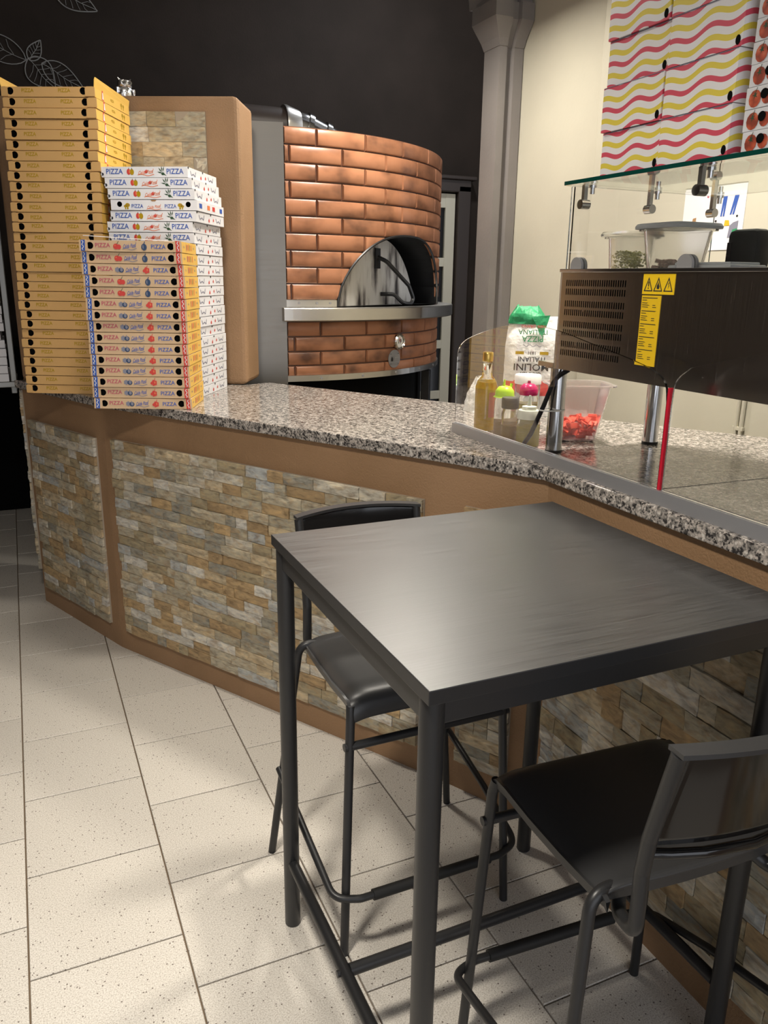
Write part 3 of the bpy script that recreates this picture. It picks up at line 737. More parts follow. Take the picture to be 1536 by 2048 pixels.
flu(MB().tube(fillet([(1.42, 4.5, FZ), (.86, 4.5, FZ), (.86, 6.18, FZ)], .14, 8), .090, 'casing', 24), 'dark_pipe')

# ------------------------------------------------------------------ pizza boxes
def F(x, y, z=0): return Matrix.Translation((x, y, z))
FRONT = Matrix(((1, 0, 0), (0, 0, -1), (0, 1, 0))).to_4x4()      # text plane -> XZ plane facing -Y
RIGHT = Matrix(((0, 0, 1), (1, 0, 0), (0, 1, 0))).to_4x4()       # text plane -> YZ plane facing +X
def disc(cx, cy, rx_, ry, n=12, a0=0): return [(cx+rx_*math.cos(a0+2*PI*i/n), cy+ry*math.sin(a0+2*PI*i/n), 0) for i in range(n)]
def star(cx, cy, r, n=7, k=.62): return [(cx+(r if i % 2 else r*k)*math.cos(PI*i/n), cy+(r if i % 2 else r*k)*math.sin(PI*i/n), 0) for i in range(2*n)]
def icon(mb, kind, x, y, s, M):
    P = lambda pts, mat, dz=0: mb.poly(pts, mat, M @ Matrix.Translation((x, y, dz)))
    if kind == 'tomato':
        P(disc(-.15*s, -.05*s, .42*s, .42*s), 'inkred'); P(disc(.28*s, -.1*s, .34*s, .36*s), 'inkred', .0001); P([(-.05*s, .3*s, 0), (.05*s, .3*s, 0), (.32*s, .72*s, 0), (.25*s, .72*s, 0)], 'inkgreen', .0002)
        P(disc(-.28*s, .08*s, .09*s, .1*s, 8), 'inkorange', .0003)
    elif kind == 'garlic':
        P(star(-.3*s, 0, .42*s, 6, .8), 'inkgrey'); P(disc(.25*s, -.05*s, .4*s, .36*s), 'inknavy', .0001); P(disc(.3*s, 0, .2*s, .26*s), 'inkgrey', .0002); P([(.1*s, .2*s, 0), (.3*s, .2*s, 0), (.2*s, .55*s, 0)], 'inkgrey', .0002)
    elif kind == 'pepper':
        P(disc(0, -.08*s, .42*s, .5*s, 10), 'inknavy'); P([(-.06*s, .35*s, 0), (.06*s, .35*s, 0), (.2*s, .68*s, 0), (.08*s, .7*s, 0)], 'inknavy', .0001); P(disc(-.14*s, -.05*s, .08*s, .3*s, 8), 'inkgrey', .0002)
    elif kind == 'redpepper':
        P(star(0, -.05*s, .52*s, 5, .78), 'inkred'); P(disc(-.32*s, -.12*s, .26*s, .24*s), 'inkred', .0001); P([(0, .3*s, 0), (.1*s, .3*s, 0), (.2*s, .7*s, 0), (.12*s, .7*s, 0)], 'inkred', .0002); P(disc(.12*s, .02*s, .1*s, .2*s, 8), 'inkorange', .0003)
    elif kind == 'peppers2':
        P(disc(-.26*s, 0, .34*s, .46*s), 'inkred'); P(disc(.28*s, -.03*s, .36*s, .46*s), 'inkgold', .0001); P(disc(-.1*s, .05*s, .12*s, .3*s, 8), 'inkorange', .0002); P([(-.3*s, .4*s, 0), (-.2*s, .4*s, 0), (-.18*s, .6*s, 0), (-.26*s, .62*s, 0)], 'inkgreen', .0003); P([(.25*s, .35*s, 0), (.35*s, .35*s, 0), (.34*s, .6*s, 0), (.26*s, .6*s, 0)], 'inkgreen', .0003)
    elif kind == 'olive':
        for dx, dy, a in ((-.3, .25, 2.2), (-.05, .4, 1.6), (.2, .35, 1.3), (-.35, -.1, 2.9), (.3, -.35, -.5)):
            c, s2 = math.cos(a), math.sin(a)
            P([((dx+.42*u*c-.09*v*s2)*s, (dy+.42*u*s2+.09*v*c)*s, 0) for u, v in ((-1, 0), (0, 1), (1, 0), (0, -1))], 'inkgreen')
        P(disc(.1*s, -.28*s, .25*s, .2*s), 'inkgreen', .0001)
    elif kind == 'script':                       # flourish with red-orange swash
        pass
    elif kind == 'slice':
        P([(-.5*s, -.5*s, 0), (.1*s, -.5*s, 0), (.0, .5*s, 0), (-.3*s, .6*s, 0)], 'inkred'); P([(-.35*s, -.4*s, 0), (.05*s, -.4*s, 0), (-.05*s, .3*s, 0), (-.22*s, .35*s, 0)], 'paper', .0002)
    elif kind == 'mush':
        P(disc(0, .15*s, .4*s, .3*s), 'inkgold'); P([(-.15*s, -.5*s, 0), (.15*s, -.5*s, 0), (.1*s, .1*s, 0), (-.1*s, .1*s, 0)], 'inkgold', .0001); P(disc(.1*s, .2*s, .12*s, .1*s, 8), 'inkbrown', .0003)
    return mb
def ribbon(mb, pts, wdt, mat, M):
    for (x0, y0), (x1, y1) in zip(pts, pts[1:]):
        dx, dy = x1-x0, y1-y0; l = math.hypot(dx, dy) or 1; nx, ny = -dy/l*wdt/2, dx/l*wdt/2
        mb.add([M @ Vector(p) for p in ((x0+nx, y0+ny, 0), (x0-nx, y0-ny, 0), (x1-nx, y1-ny, 0), (x1+nx, y1+ny, 0))], [(0, 1, 2, 3)], mat)
def script_mark(mb, txt, x, y, w_, h, mat, swash, M):
    Sh = Matrix(((1, .25, 0, 0), (.10, 1, 0, 0), (0, 0, 1, 0), (0, 0, 0, 1)))
    v, f = text_geo(txt); wd = max(a for a, _ in v)-min(a for a, _ in v)
    k = w_/wd; mb.add([M @ Matrix.Translation((x, y, 0)) @ Sh @ Vector((a*k, b*h, 0)) for a, b in v], f, mat)
    ribbon(mb, [(x-w_*.55+w_*1.1*i/10, y-h*.55+h*.14*math.sin(i*.75)) for i in range(11)], h*.12, swash, M)
    ribbon(mb, [(x+w_*.42, y+h*.2), (x+w_*.52, y+h*.5), (x+w_*.5, y+h*.7)], h*.1, swash, M)
def holed_face(mb, w_, h, z0, y, holes, mat, zc):
    # front wall with round finger holes and dark hollows behind them
    outer = [Vector((-w_/2, z0, 0)), Vector((w_/2, z0, 0)), Vector((w_/2, z0+h, 0)), Vector((-w_/2, z0+h, 0))]
    loops = [outer]
    for hx, hz, r in holes: loops.append([Vector((hx+r*math.cos(-2*PI*i/14), hz+r*math.sin(-2*PI*i/14), 0)) for i in range(14)])
    tri = tessellate_polygon(loops); flat = [p for l in loops for p in l]
    mb.add([(p.x, y, p.y) for p in flat], [tuple(t) for t in tri], mat)
    for hx, hz, r in holes:
        ring = [(hx+r*math.cos(2*PI*i/14), hz+r*math.sin(2*PI*i/14)) for i in range(14)]
        mb.add([(a, y, b) for a, b in ring]+[(a, y+.012, b) for a, b in ring], [(i, (i+1) % 14, 14+(i+1) % 14, 14+i) for i in range(14)]+[tuple(range(14, 28))], zc)
def open_box(mb, w_, d_, h, mat, holes, top=True, hole_mat='void', side=None):
    x, y = w_/2, d_/2; side = side or mat
    holed_face(mb, w_, h, 0, -y, holes, mat, hole_mat)
    mb.add([(x, -y, 0), (x, y, 0), (x, y, h), (x, -y, h)], [(0, 1, 2, 3)], side)
    mb.add([(-x, -y, 0), (-x, y, 0), (-x, y, h), (-x, -y, h)], [(0, 3, 2, 1)], side)
    mb.add([(-x, y, 0), (x, y, 0), (x, y, h), (-x, y, h)], [(0, 3, 2, 1)], mat)
    mb.add([(-x, -y, 0), (x, -y, 0), (x, y, 0), (-x, y, 0)], [(0, 3, 2, 1)], mat)
    if top: mb.add([(-x, -y, h), (x, -y, h), (x, y, h), (-x, y, h)], [(0, 1, 2, 3)], mat)
def plate(mb, pts, y0, y1, mat):                 # thin plate in XZ with thickness in Y
    n = len(pts); mb.add([(a, y0, b) for a, b in pts]+[(a, y1, b) for a, b in pts], [tuple(range(n)), tuple(range(2*n-1, n-1, -1))]+[(i, n+i, n+(i+1) % n, (i+1) % n) for i in range(n)], mat)

# --- tall yellow stack
YH, YW, YD = .03475, .333, .333
def yellow_parts():
    b = MB(); open_box(b, YW, YD, YH-.0024, 'kraft', [(-.137, .019, .0122), (.126, .019, .0122)], side='ykraft')
    ears = []
    for s in (-1, 1):
        m = MB(); x0, x1 = (s*.145 if s < 0 else .1335), s*(YW/2+.002)
        plate(m, [(x0, .002), (x1, .002), (x1, YH-.005), (x1-s*.006, YH-.002), (x0+s*.006, YH-.002), (x0, YH-.009)], -YD/2-.003, -YD/2-.0005, 'kraft'); ears.append(m.mesh('front_flap'))
    p = MB(); M = F(0, -YD/2-.0006, 0) @ FRONT
    p.text('PIZZA', .017, 'inkgold', M @ F(0, .0185), sx=.95)
    q = MB(); M2 = F(YW/2+.0006, 0, 0) @ RIGHT
    icon(q, 'slice', -.09, .0175, .03, M2); q.text('PIZZA', .012, 'inkgold', M2 @ F(-.005, .0175) ); icon(q, 'mush', .085, .0175, .022, M2); icon(q, 'mush', .105, .0165, .02, M2)
    return b.mesh('box_body'), ears, p.mesh('front_lettering', fix=False), q.mesh('side_print', fix=False)
yb, ye, yp, yq = yellow_parts()
rg = random.Random(5)
yang = math.atan2(-.457, .889)
ctr = Vector((.017, 3.399)) + Vector((.889, -.457))*YW/2 + Vector((.457, .889))*YD/2
for i in range(31):
    k = 31-i
    lab = ('topmost yellow-brown pizza box of the tall stack, side flaps standing up' if i == 30 else
           'bottom yellow-brown pizza box of the tall stack, resting on the granite' if i == 0 else f'yellow-brown pizza box, {ORD[k]} from the top of the tall left stack')
    lean = .026*i/30
    t = thing('pizza_box', lab, 'pizza box', (ctr.x+lean+rg.uniform(-.003, .003), ctr.y+rg.uniform(-.003, .003), ZT+.0008+i*YH), yang+rg.uniform(-.012, .012), 'yellow pizza boxes in the tall stack')
    link('box_body', yb, t); jt = (rg.uniform(-.006, .006), rg.uniform(-.003, .003))
    for lx in (-.074, .058): link('front_lettering', yp, t, (lx+jt[0], 0, jt[1]))
    for e in ye: link('front_flap', e, t)
    link('side_print', yq, t, kind='stuff')
    if i == 30:
        for s in (-1, 1):
            m = MB(); m.add([(s*YW/2, -YD/2, .03), (s*YW/2, YD/2, .03), (s*(YW/2+.004), YD/2, .052), (s*(YW/2+.004), -YD/2+.006, .064), (s*(YW/2+.004), -YD/2-.002, .056)], [(0, 1, 2, 3, 4)], 'ykraft')
            o_ = m.build('raised_flap', t, fix=False); sm = o_.modifiers.new('s', 'SOLIDIFY'); sm.thickness = .002
# --- blue and red trimmed stack
BH, BW, BD = .0369, .326, .235
def tan_parts():
    b = MB(); open_box(b, BW, BD, BH-.0022, 'tan', [(-.133, .018, .0112), (.130, .018, .0112)], side='ykraft')
    fl2 = []
    for s, mat in ((-1, 'inkblue'), (1, 'inkred')):
        m = MB(); xi = s*.1395; xo = s*(BW/2+.004)
        plate(m, [(xi, .001), (xo, .001), (xo-s*.001, BH-.002), (xi+s*.004, BH-.001), (xi, BH-.012)], -BD/2-.0045, -BD/2-.001, 'tan')
        xa = s*.148
        pts = [(xa, .001), (xa+s*.013, .001), (xa+s*.0115, BH-.0015), (xa-s*.0015, BH-.0015)]
        plate(m, pts, -BD/2-.0052, -BD/2-.0045, mat)
        # squiggle on the stripe
        ribbon(m, [(xa+s*(.0065+.003*math.sin(j*1.9)), .004+j*.0042) for j in range(8)], .0022, 'white', F(0, -BD/2-.0056, 0) @ FRONT)
        fl2.append(m.mesh('trimmed_flap'))
    pr = []
    for ic in (('tomato', 'pepper'), ('garlic', 'redpepper')):
        p = MB(); M = F(0, -BD/2-.0008, 0) @ FRONT
        p.text('PIZZA', .0185, 'inkrose', M @ F(-.092, .019), sx=.98); icon(p, ic[0], -.045, .017, .022, M)
        script_mark(p, 'Calda Pizza', -.004, .018, .042, .0175, 'inkblue', 'inkgrey', M); icon(p, ic[1], .043, .017, .022, M)
        p.text('PIZZA', .0185, 'inkblue', M @ F(.089, .0165), sx=.96); pr.append(p.mesh('front_lettering', fix=False))
    q = MB(); M2 = F(BW/2+.0008, 0, 0) @ RIGHT
    for x, mat in ((-.035, 'inkrose'), (-.012, 'inkred'), (.012, 'inkbrown'), (.036, 'inkorange')):
        q.poly([(x-.004, .008, 0), (x+.004, .010, 0), (x+.007, .027, 0), (x-.001, .029, 0)], mat, M2)
    for x in (-.075, .075): q.text('PIZZA', .008, 'inkgrey', M2 @ F(x, .018))
    return b.mesh('box_body'), fl2, pr, q.mesh('side_print', fix=False)
tb, tf, tp, tq = tan_parts()
bang = math.atan2(-.132, .313)
cb = Vector((.224, 2.916)) + Vector((math.cos(bang), math.sin(bang)))*BW/2 + Vector((-math.sin(bang), math.cos(bang)))*BD/2
kinds = [1]*10 + [0, 0, 1, 0, 0]
for i in range(15):
    k = 15-i
    lab = ('topmost tan pizza box with blue and red edge stripes, white lid ajar' if i == 14 else 'bottom tan pizza box with blue and red stripes, overhanging the granite edge' if i == 0 else
           f'tan pizza box with blue and red edge stripes, {ORD[k]} from its stack top')
    t = thing('pizza_box', lab, 'pizza box', (cb.x+rg.uniform(-.003, .003), cb.y+rg.uniform(-.003, .003), ZT+.0008+i*BH), bang+rg.uniform(-.014, .014)-.01*(i > 12), 'tan striped-edge pizza boxes')
    link('box_body', tb, t); link('front_lettering', tp[kinds[i]], t, kind='stuff')
    for e in tf: link('trimmed_flap', e, t)
    link('side_print', tq, t, kind='stuff')
    if i == 14:
        m = MB(); m.box((-.03, .02, BH+.010), (BW*.82, BD*.9, .0022), 'white', Matrix.Rotation(.05, 3, 'Y') @ Matrix.Rotation(.03, 3, 'X')); m.build('lid', t)
# --- white stack
WH, WW, WD = .0372, .322, .315
def white_parts():
    b = MB(); open_box(b, WW, WD, WH-.0024, 'white', [(-.158, .010, .0055)])
    p = MB(); M = F(0, -WD/2-.0007, 0) @ FRONT
    p.text('PIZZA', .0245, 'inkblue', M @ F(-.112, .0185), sx=.95); icon(p, 'peppers2', -.052, .018, .022, M); script_mark(p, 'Calda Pizza', .006, .0165, .056, .017, 'inkorange', 'inkorange', M)
    icon(p, 'redpepper', .008, .019, .012, M); icon(p, 'olive', .067, .018, .024, M); p.text('PIZZA', .0245, 'inkblue', M @ F(.114, .0185), sx=.95)
    q = MB(); M2 = F(WW/2+.0007, 0, 0) @ RIGHT
    for x in (-.10, .09): ribbon(q, [(x-.03, .024), (x-.02, .010), (x, .016), (x+.018, .009), (x+.026, .026)], .004, 'inkgrey', M2)
    icon(q, 'redpepper', -.02, .012, .014, M2); icon(q, 'redpepper', .03, .016, .012, M2)
    for x in (-.15, .0): q.poly(disc(x, .032, .006, .004, 8), 'inkblack', M2)
    b2 = MB(); open_box(b2, WW, WD, WH-.0024, 'white', [(-.128, .020, .0095), (.128, .020, .0095)])
    p2 = MB()
    for s in (-1, 1): p2.text('PIZZA', .018, 'inkblue', M @ F(s*.062, .013), sx=.9); icon(p2, 'mush', s*.098, .014, .022, M); icon(p2, 'mush', s*.106, .011, .016, M)
    script_mark(p2, 'Calda Pizza', 0, .011, .05, .014, 'inkorange', 'inkorange', M); p2.poly([(-.011, .0345, 0), (.011, .0345, 0), (.006, .0295, 0), (-.006, .0295, 0)], 'inkbrown', M)
    q2 = MB()
    for x, mt_ in ((-.12, 'inkblue'), (.12, 'inkblue'), (-.03, 'inkorange'), (.03, 'inkred')): q2.poly([(x-.015, .010, 0), (x+.015, .010, 0), (x+.015, .026, 0), (x-.015, .026, 0)], mt_, M2)
    return (b.mesh('box_body'), p.mesh('front_lettering', fix=False), q.mesh('side_print', fix=False)), (b2.mesh('box_body'), p2.mesh('front_lettering', fix=False), q2.mesh('side_print', fix=False))
wa, wb2 = white_parts()
wang = math.atan2(-.175, .29)
cwm = Vector((.350, 3.236)) + Vector((math.cos(wang), math.sin(wang)))*WW/2 + Vector((-math.sin(wang), math.cos(wang)))*WD/2
jit = {21: (-.012, .008), 20: (-.004, 0), 19: (.004, -.002), 18: (.012, -.002), 17: (.010, 0), 16: (-.006, 0), 15: (-.003, 0)}
for i in range(22):
    k = 22-i
    lab = ('topmost white pizza box with blue lettering, behind the tan stack' if i == 21 else 'white pizza box turned round, showing two round holes, fourth from its stack top' if i == 18 else
           f'white pizza box with blue lettering, {ORD[k]} from the top of its stack')
    jx, jy = jit.get(i, (rg.uniform(-.004, .004), rg.uniform(-.004, .004)))
    wv = Vector((math.cos(wang), math.sin(wang)))*jx
    t = thing('pizza_box', lab, 'pizza box', (cwm.x+wv.x, cwm.y+wv.y+jy, ZT+.0008+i*WH), wang+rg.uniform(-.012, .012), 'white pizza boxes')
    bb_, pp_, qq_ = wb2 if i == 18 else wa
    link('box_body', bb_, t); link('front_lettering', pp_, t, kind='stuff'); link('side_print', qq_, t, kind='stuff')

# --- shelf with white boxes at far left
sh = thing('side_shelf', 'grey metal shelf beside the counter end at far left', 'shelf', (-.245, 4.12, .990))
MB().bbox((0, 0, .012), (.46, .36, .024), .003, 'metalgrey').build('board', sh)
for x, y in ((.215, -.165), (.215, .165), (-.215, -.165), (-.215, .165)): MB().bbox((x, y, .435), (.022, .022, .82), .002, 'metalgrey').build('post', sh)
MB().bbox((.212, 0, -.02), (.024, .20, .035), .003, 'metalgrey').build('bracket', sh)
tbx = MB(); tbx.bbox((0, 0, .0175), (.335, .30, .034), .001, 'white'); tbm = tbx.mesh('box_body')
tpr = MB(); M = F(0, -.1507, 0) @ FRONT
for x, s in ((.02, .02), (.055, .022), (.088, .02), (-.02, .02), (-.06, .022), (-.1, .02)): tpr.poly(disc(x, .016, s*.75, s*.6), 'tomp', M)
tpm = tpr.mesh('tomato_print', fix=False)
for i in range(16):
    k = 16-i
    t = thing('pizza_box', f'white pizza box with tomato print on far left shelf, {ORD[k]} from top', 'pizza box', (-.2175+rg.uniform(-.003, .003)-(.010 if i == 5 else 0), 4.09+rg.uniform(-.006, .006), 1.0152+i*.0365), rg.uniform(-.02, .02), 'tomato print boxes on the shelf')
    link('box_body', tbm, t)
    if i < 10: link('tomato_print', tpm, t, kind='stuff')
# black cabinet beyond
bc = thing('black_cabinet', 'low black cabinet standing in the dark beyond the counter end', 'cabinet', (-.75, 5.85, 0))
MB().bbox((0, 0, .5), (1.5, .6, 1.0), .01, 'void').build('body', bc)
for x in (-.37, .37): MB().bbox((x, -.305, .5), (.72, .02, .92), .006, 'void').build('door', bc); MB().bbox((x*.2, -.325, .7), (.015, .02, .2), .003, 'rubber').build('handle', bc)

# ------------------------------------------------------------------ bar table
TX0, TX1, TY0, TY1, TZ = .436, 1.136, .812, 1.522, .966
tb_ = thing('bar_table', 'black square bar table pushed against the counter', 'table', (.786, 1.167, 0))
def tbl(mb, name, smooth=False): mb.v = [(x-.786, y-1.167, z) for x, y, z in mb.v]; return mb.build(name, tb_, smooth)
m = MB().bbox(((TX0+TX1)/2, (TY0+TY1)/2, TZ-.011), (TX1-TX0, TY1-TY0, .022), .0012, 'blackm'); k = m.mi('lam')
for q, f in enumerate(m.f):
    if all(m.v[a][2] > TZ-.0002 for a in f): m.m[q] = k
tbl(m, 'tabletop')
ins = .022
lx0, lx1, ly0, ly1 = TX0+ins, TX1-ins-.005, TY0+ins+.01, TY1-ins
for x in (lx0, lx1):
    for y in (ly0, ly1): tbl(MB().tube([(x, y, 0), (x, y, .003), (x, y, TZ-.0225)], [.0165, .018, .018], 'blackm', 20), 'leg', True)
for y in (ly0, ly1): tbl(MB().bbox(((lx0+lx1)/2, y, TZ-.045), (lx1-lx0-.02, .022, .044), .003, 'blackm'), 'apron')
for x in (lx0, lx1): tbl(MB().bbox((x, (ly0+ly1)/2, TZ-.045), (.022, ly1-ly0-.02, .044), .003, 'blackm'), 'apron')
SZ = .175
for x in (lx0, lx1): tbl(MB().tube([(x, ly0+.015, SZ), (x, ly1-.015, SZ)], .0125, 'blackm', 14), 'stretcher', True)
tbl(MB().tube([(lx0+.01, (ly0+ly1)/2-.01, SZ), (lx1-.01, (ly0+ly1)/2-.01, SZ)], .0125, 'blackm', 14), 'stretcher', True)
for x, s in ((lx0, -1), (lx1, 1)): tbl(MB().tube([(x+s*.010, (ly0+ly1)/2-.01, SZ), (x+s*.017, (ly0+ly1)/2-.01, SZ)], .007, 'blackm', 10), 'bolt', True)

# ------------------------------------------------------------------ bar stools (local: faces -Y, origin at floor centre of seat)
def make_stool(label):
    t = thing('bar_stool', label, 'stool', group='black bar stools at the table')
    SW, SD, Z = .385, .335, .63
    # seat: plastic shell with waterfall front
    prof = [(-SD/2-.002, Z-.052), (-SD/2-.004, Z-.035), (-SD/2+.004, Z-.012), (-SD/2+.02, Z-.001), (-SD/2+.05, Z), (-.04, Z-.006), (.05, Z-.007), (SD/2-.04, Z-.004), (SD/2-.008, Z+.001), (SD/2, Z-.004)]
    m = MB(); nx_ = 12; th_ = .008
    def seat_pt(i, y, z):
        u = -1+2*i/nx_; taper = 1-.05*max(0, (y+SD/2)/SD); dz = -.012*max(0, abs(u)-.82)/.18
        yy = y - (.010*(u*u) if y > SD/2-.06 else 0)
        return (u*SW/2*taper, yy, z+dz)
    K = len(prof)
    vs = [seat_pt(i, y, z) for y, z in prof for i in range(nx_+1)]
    fs = [(j*(nx_+1)+i, j*(nx_+1)+i+1, (j+1)*(nx_+1)+i+1, (j+1)*(nx_+1)+i) for j in range(K-1) for i in range(nx_)]
    m.add(vs, fs, 'blackp'); se = m.build('seat', t, True)
    so = se.modifiers.new('thick', 'SOLIDIFY'); so.thickness = .009; so.offset = -1
    sb = se.modifiers.new('sub', 'SUBSURF'); sb.levels = 1; sb.render_levels = 2
    # skirt of the seat (side rims)
    m = MB()
    for s in (-1, 1):
        a = [(s*SW/2*(1-.05*max(0, (y+SD/2)/SD)), y, z-.012) for y, z in prof[2:]]; b_ = [(x-s*.004, y, z-.020) for x, y, z in a]; c_ = [(x-s*.008, y, z) for x, y, z in a]
        n_ = len(a); m.add(a+b_+c_, [(i, i+1, n_+i+1, n_+i) for i in range(n_-1)]+[(n_+i, n_+i+1, 2*n_+i+1, 2*n_+i) for i in range(n_-1)]+[(i, 2*n_+i, 2*n_+i+1, i+1) for i in range(n_-1)], 'blackp')
    yb_ = SD/2-.006
    a = [(u*SW/2*.945, yb_-.010*u*u, Z-.006) for u in (-1, -.6, -.2, .2, .6, 1)]; b_ = [(x, y-.002, z-.024) for x, y, z in a]; c_ = [(x, y-.008, z-.006) for x, y, z in a]; n_ = 6
    m.add(a+b_+c_, [(i, i+1, n_+i+1, n_+i) for i in range(n_-1)]+[(n_+i, n_+i+1, 2*n_+i+1, 2*n_+i) for i in range(n_-1)], 'blackp')
    m.build('seat_rim', t, True)
    # frame
    r = .0099
    for s in (-1, 1):
        # front leg: from under the front lip straight down, slightly splayed
        MB().tube([(s*.185, -.155, Z-.022), (s*.188, -.162, Z-.05), (s*.212, -.187, 0)], r, 'blackm', 14).build('leg', t, True)
        # rear leg: rises outside the seat and bends inward under it
        MB().tube(fillet([(s*.265, .205, 0), (s*.196, .150, Z-.012), (s*.10, .135, Z-.016)], .035, 7), r, 'blackm', 14).build('leg', t, True)
        # back upright: loops from under the seat corner and rises to the backrest
        MB().tube(fillet([(s*.105, .10, Z-.02), (s*.145, .150, Z-.058), (s*.158, .205, Z-.045), (s*.157, .203, Z+.06), (s*.158, .211, Z+.12), (s*.161, .248, Z+.274)], .03, 6), r+.0012, 'blackm', 14).build('back_post', t, True)
        # bolts
        MB().tube([(s*.197, -.166, Z-.112), (s*.204, -.166, Z-.112)], .009, 'blackm', 10).build('bolt', t, True)
    MB().tube([(-.188, -.166, Z-.112), (.188, -.166, Z-.112)], .0095, 'blackm', 12).build('front_rail', t, True)
    fr_ = MB().tube(fillet([(-.246, .185, .262), (-.243, -.02, .21), (-.236, -.186, .158), (-.18, -.205, .155), (.18, -.205, .155), (.236, -.186, .158), (.243, -.02, .21), (.246, .185, .262)], .05, 7), .0085, 'blackm', 12).build('footrest', t, True)
    MB().tube([(-.150, -.205, .155), (.150, -.205, .155)], .0125, 'rubber', 14).build('footrest_sleeve', fr_, True)
    # curved backrest
    m = MB(); nx_ = 16; rows_ = [(Z+.112, .002), (Z+.125, .005), (Z+.15, .011), (Z+.21, .026), (Z+.268, .041), (Z+.279, .044)]
    vs = []
    for z, dy in rows_:
        for i in range(nx_+1):
            u = -1+2*i/nx_; vs.append((u*.163, .204+dy+.034*(1-u*u), z+.006*(1-u*u)))
    fs = [(j*(nx_+1)+i, j*(nx_+1)+i+1, (j+1)*(nx_+1)+i+1, (j+1)*(nx_+1)+i) for j in range(len(rows_)-1) for i in range(nx_)]
    m.add(vs, fs, 'gloss'); bo = m.build('backrest', t, True); so = bo.modifiers.new('thick', 'SOLIDIFY'); so.thickness = .012; so.offset = 0
    m = MB(); vs = []
    for k_, (dy, dz) in enumerate(((-.013, .0), (.015, .0), (.015, .007), (-.013, .007))):
        for i in range(nx_+1):
            u = -1+2*i/nx_; vs.append((u*.169, .248+dy+.034*(1-u*u), Z+.275+dz+.006*(1-u*u)))
    n_ = nx_+1
    fs = [(k_*n_+i, k_*n_+i+1, ((k_+1) % 4)*n_+i+1, ((k_+1) % 4)*n_+i) for k_ in range(4) for i in range(nx_)] + [(0, n_, 2*n_, 3*n_), (nx_, n_+nx_, 2*n_+nx_, 3*n_+nx_)]
    m.add(vs, fs, 'blackp'); m.build('back_top_rail', t, True)
    MB().tube([(-.158, .206, Z+.092)]+[(u*.158, .206+.034*(1-u*u), Z+.092) for u in (-.8, -.5, 0, .5, .8)]+[(.158, .206, Z+.092)], .008, 'gloss', 10).build('back_lower_rail', t, True)
    return t
s1 = make_stool('black bar stool tucked under the far side of table, back to the counter')
s1.location = (.748, 1.552, 0)
s2 = copy_tree(s1); s2['label'] = 'near black bar stool in the right foreground, seen from behind its backrest'
s2.location = (.884, .886, 0); s2.rotation_euler = (0, 0, PI-.06)

# ------------------------------------------------------------------ splash guard on the counter
GX = 1.187
gd = thing('splash_guard', 'low curved glass splash guard in aluminium channel on the counter edge', 'glass guard', (GX, 1.2, ZT))
def gdl(mb, name, smooth=False, fix=True): mb.v = [(x-GX, y-1.2, z-ZT) for x, y, z in mb.v]; return mb.build(name, gd, smooth, fix)
gdl(MB().box((GX, .675, ZT+.0145), (.024, 2.85, .029), 'alu'), 'channel')
def pane(pts, name):
    n = len(pts); m = MB(); m.add([(GX-.003, y, z) for y, z in pts]+[(GX+.003, y, z) for y, z in pts], [tuple(range(n)), tuple(range(2*n-1, n-1, -1))]+[(i, n+i, n+(i+1) % n, (i+1) % n) for i in range(n)], 'glass')
    return gdl(m, name)
def smooth2(pts, n=6):
    out = []
    P = [pts[0]]+pts+[pts[-1]]
    for i in range(1, len(P)-2):
        for k in range(n):
            t = k/n; q = []
            for c in (0, 1):
                a, b, c2, d_ = P[i-1][c], P[i][c], P[i+1][c], P[i+2][c]
                q.append(.5*(2*b+(c2-a)*t+(2*a-5*b+4*c2-d_)*t*t+(3*b-a-3*c2+d_)*t**3))
            out.append(tuple(q))
    out.append(pts[-1]); return out
zb_ = ZT+.0295
top = smooth2([(2.100, 1.24), (2.094, 1.278), (2.06, 1.306), (1.98, 1.332), (1.86, 1.358), (1.738, 1.368), (1.61, 1.360), (1.495, 1.341), (1.358, 1.318), (1.281, 1.300), (1.246, 1.279), (1.236, 1.24)], 4)
pane([(2.100, zb_)]+top+[(1.236, zb_)], 'glass_pane')
top2 = smooth2([(1.222, 1.24), (1.217, 1.285), (1.19, 1.310), (1.162, 1.322), (1.011, 1.356), (.86, 1.372), (.7, 1.362), (.5, 1.33), (.38, 1.30), (.36, 1.24)], 4)
pane([(1.222, zb_)]+top2+[(.36, zb_)], 'glass_pane')
gdl(MB().box((GX, 1.2295, (zb_+1.272)/2), (.010, .0065, 1.272-zb_), 'red'), 'red_edge_strip')

# ------------------------------------------------------------------ refrigerated topping display
DX, DY0, DY1, DZ0, DZ1, DXB = 1.245, .55, 1.715, 1.262, 1.498, 1.70
ds = thing('topping_display', 'dark steel refrigerated topping display with glass case on steel legs', 'display case', (DX, 1.13, ZT))
def dsl(mb, name, smooth=False, fix=True, parent=None): mb.v = [(x-DX, y-1.13, z-ZT) for x, y, z in mb.v]; return mb.build(name, parent or ds, smooth, fix)
m = MB()
vy1, vy0 = 1.680, 1.459; nsl = 28; pit = (vy1-vy0)/nsl
rows_ = []; z = 1.4785
for p_ in range(4):
    for q_ in range(2): rows_.append((z-.0145, z)); z -= .0205
    z -= .0075
def quad(y0, y1, z0, z1): m.add([(DX, y0, z0), (DX, y1, z0), (DX, y1, z1), (DX, y0, z1)], [(0, 3, 2, 1)], 'dsteel')
quad(DY0, vy0, DZ0, DZ1); quad(vy1, DY1-.018, DZ0, DZ1)
zs = [DZ1]+[v for a, b in rows_ for v in (b, a)]+[DZ0]
for i in range(0, len(zs), 2): quad(vy0, vy1, zs[i+1], zs[i])
for a, b in rows_:
    for k in range(nsl+1):
        yc = vy0+k*pit; quad(max(vy0, yc-.0021), min(vy1, yc+.0021), a, b)
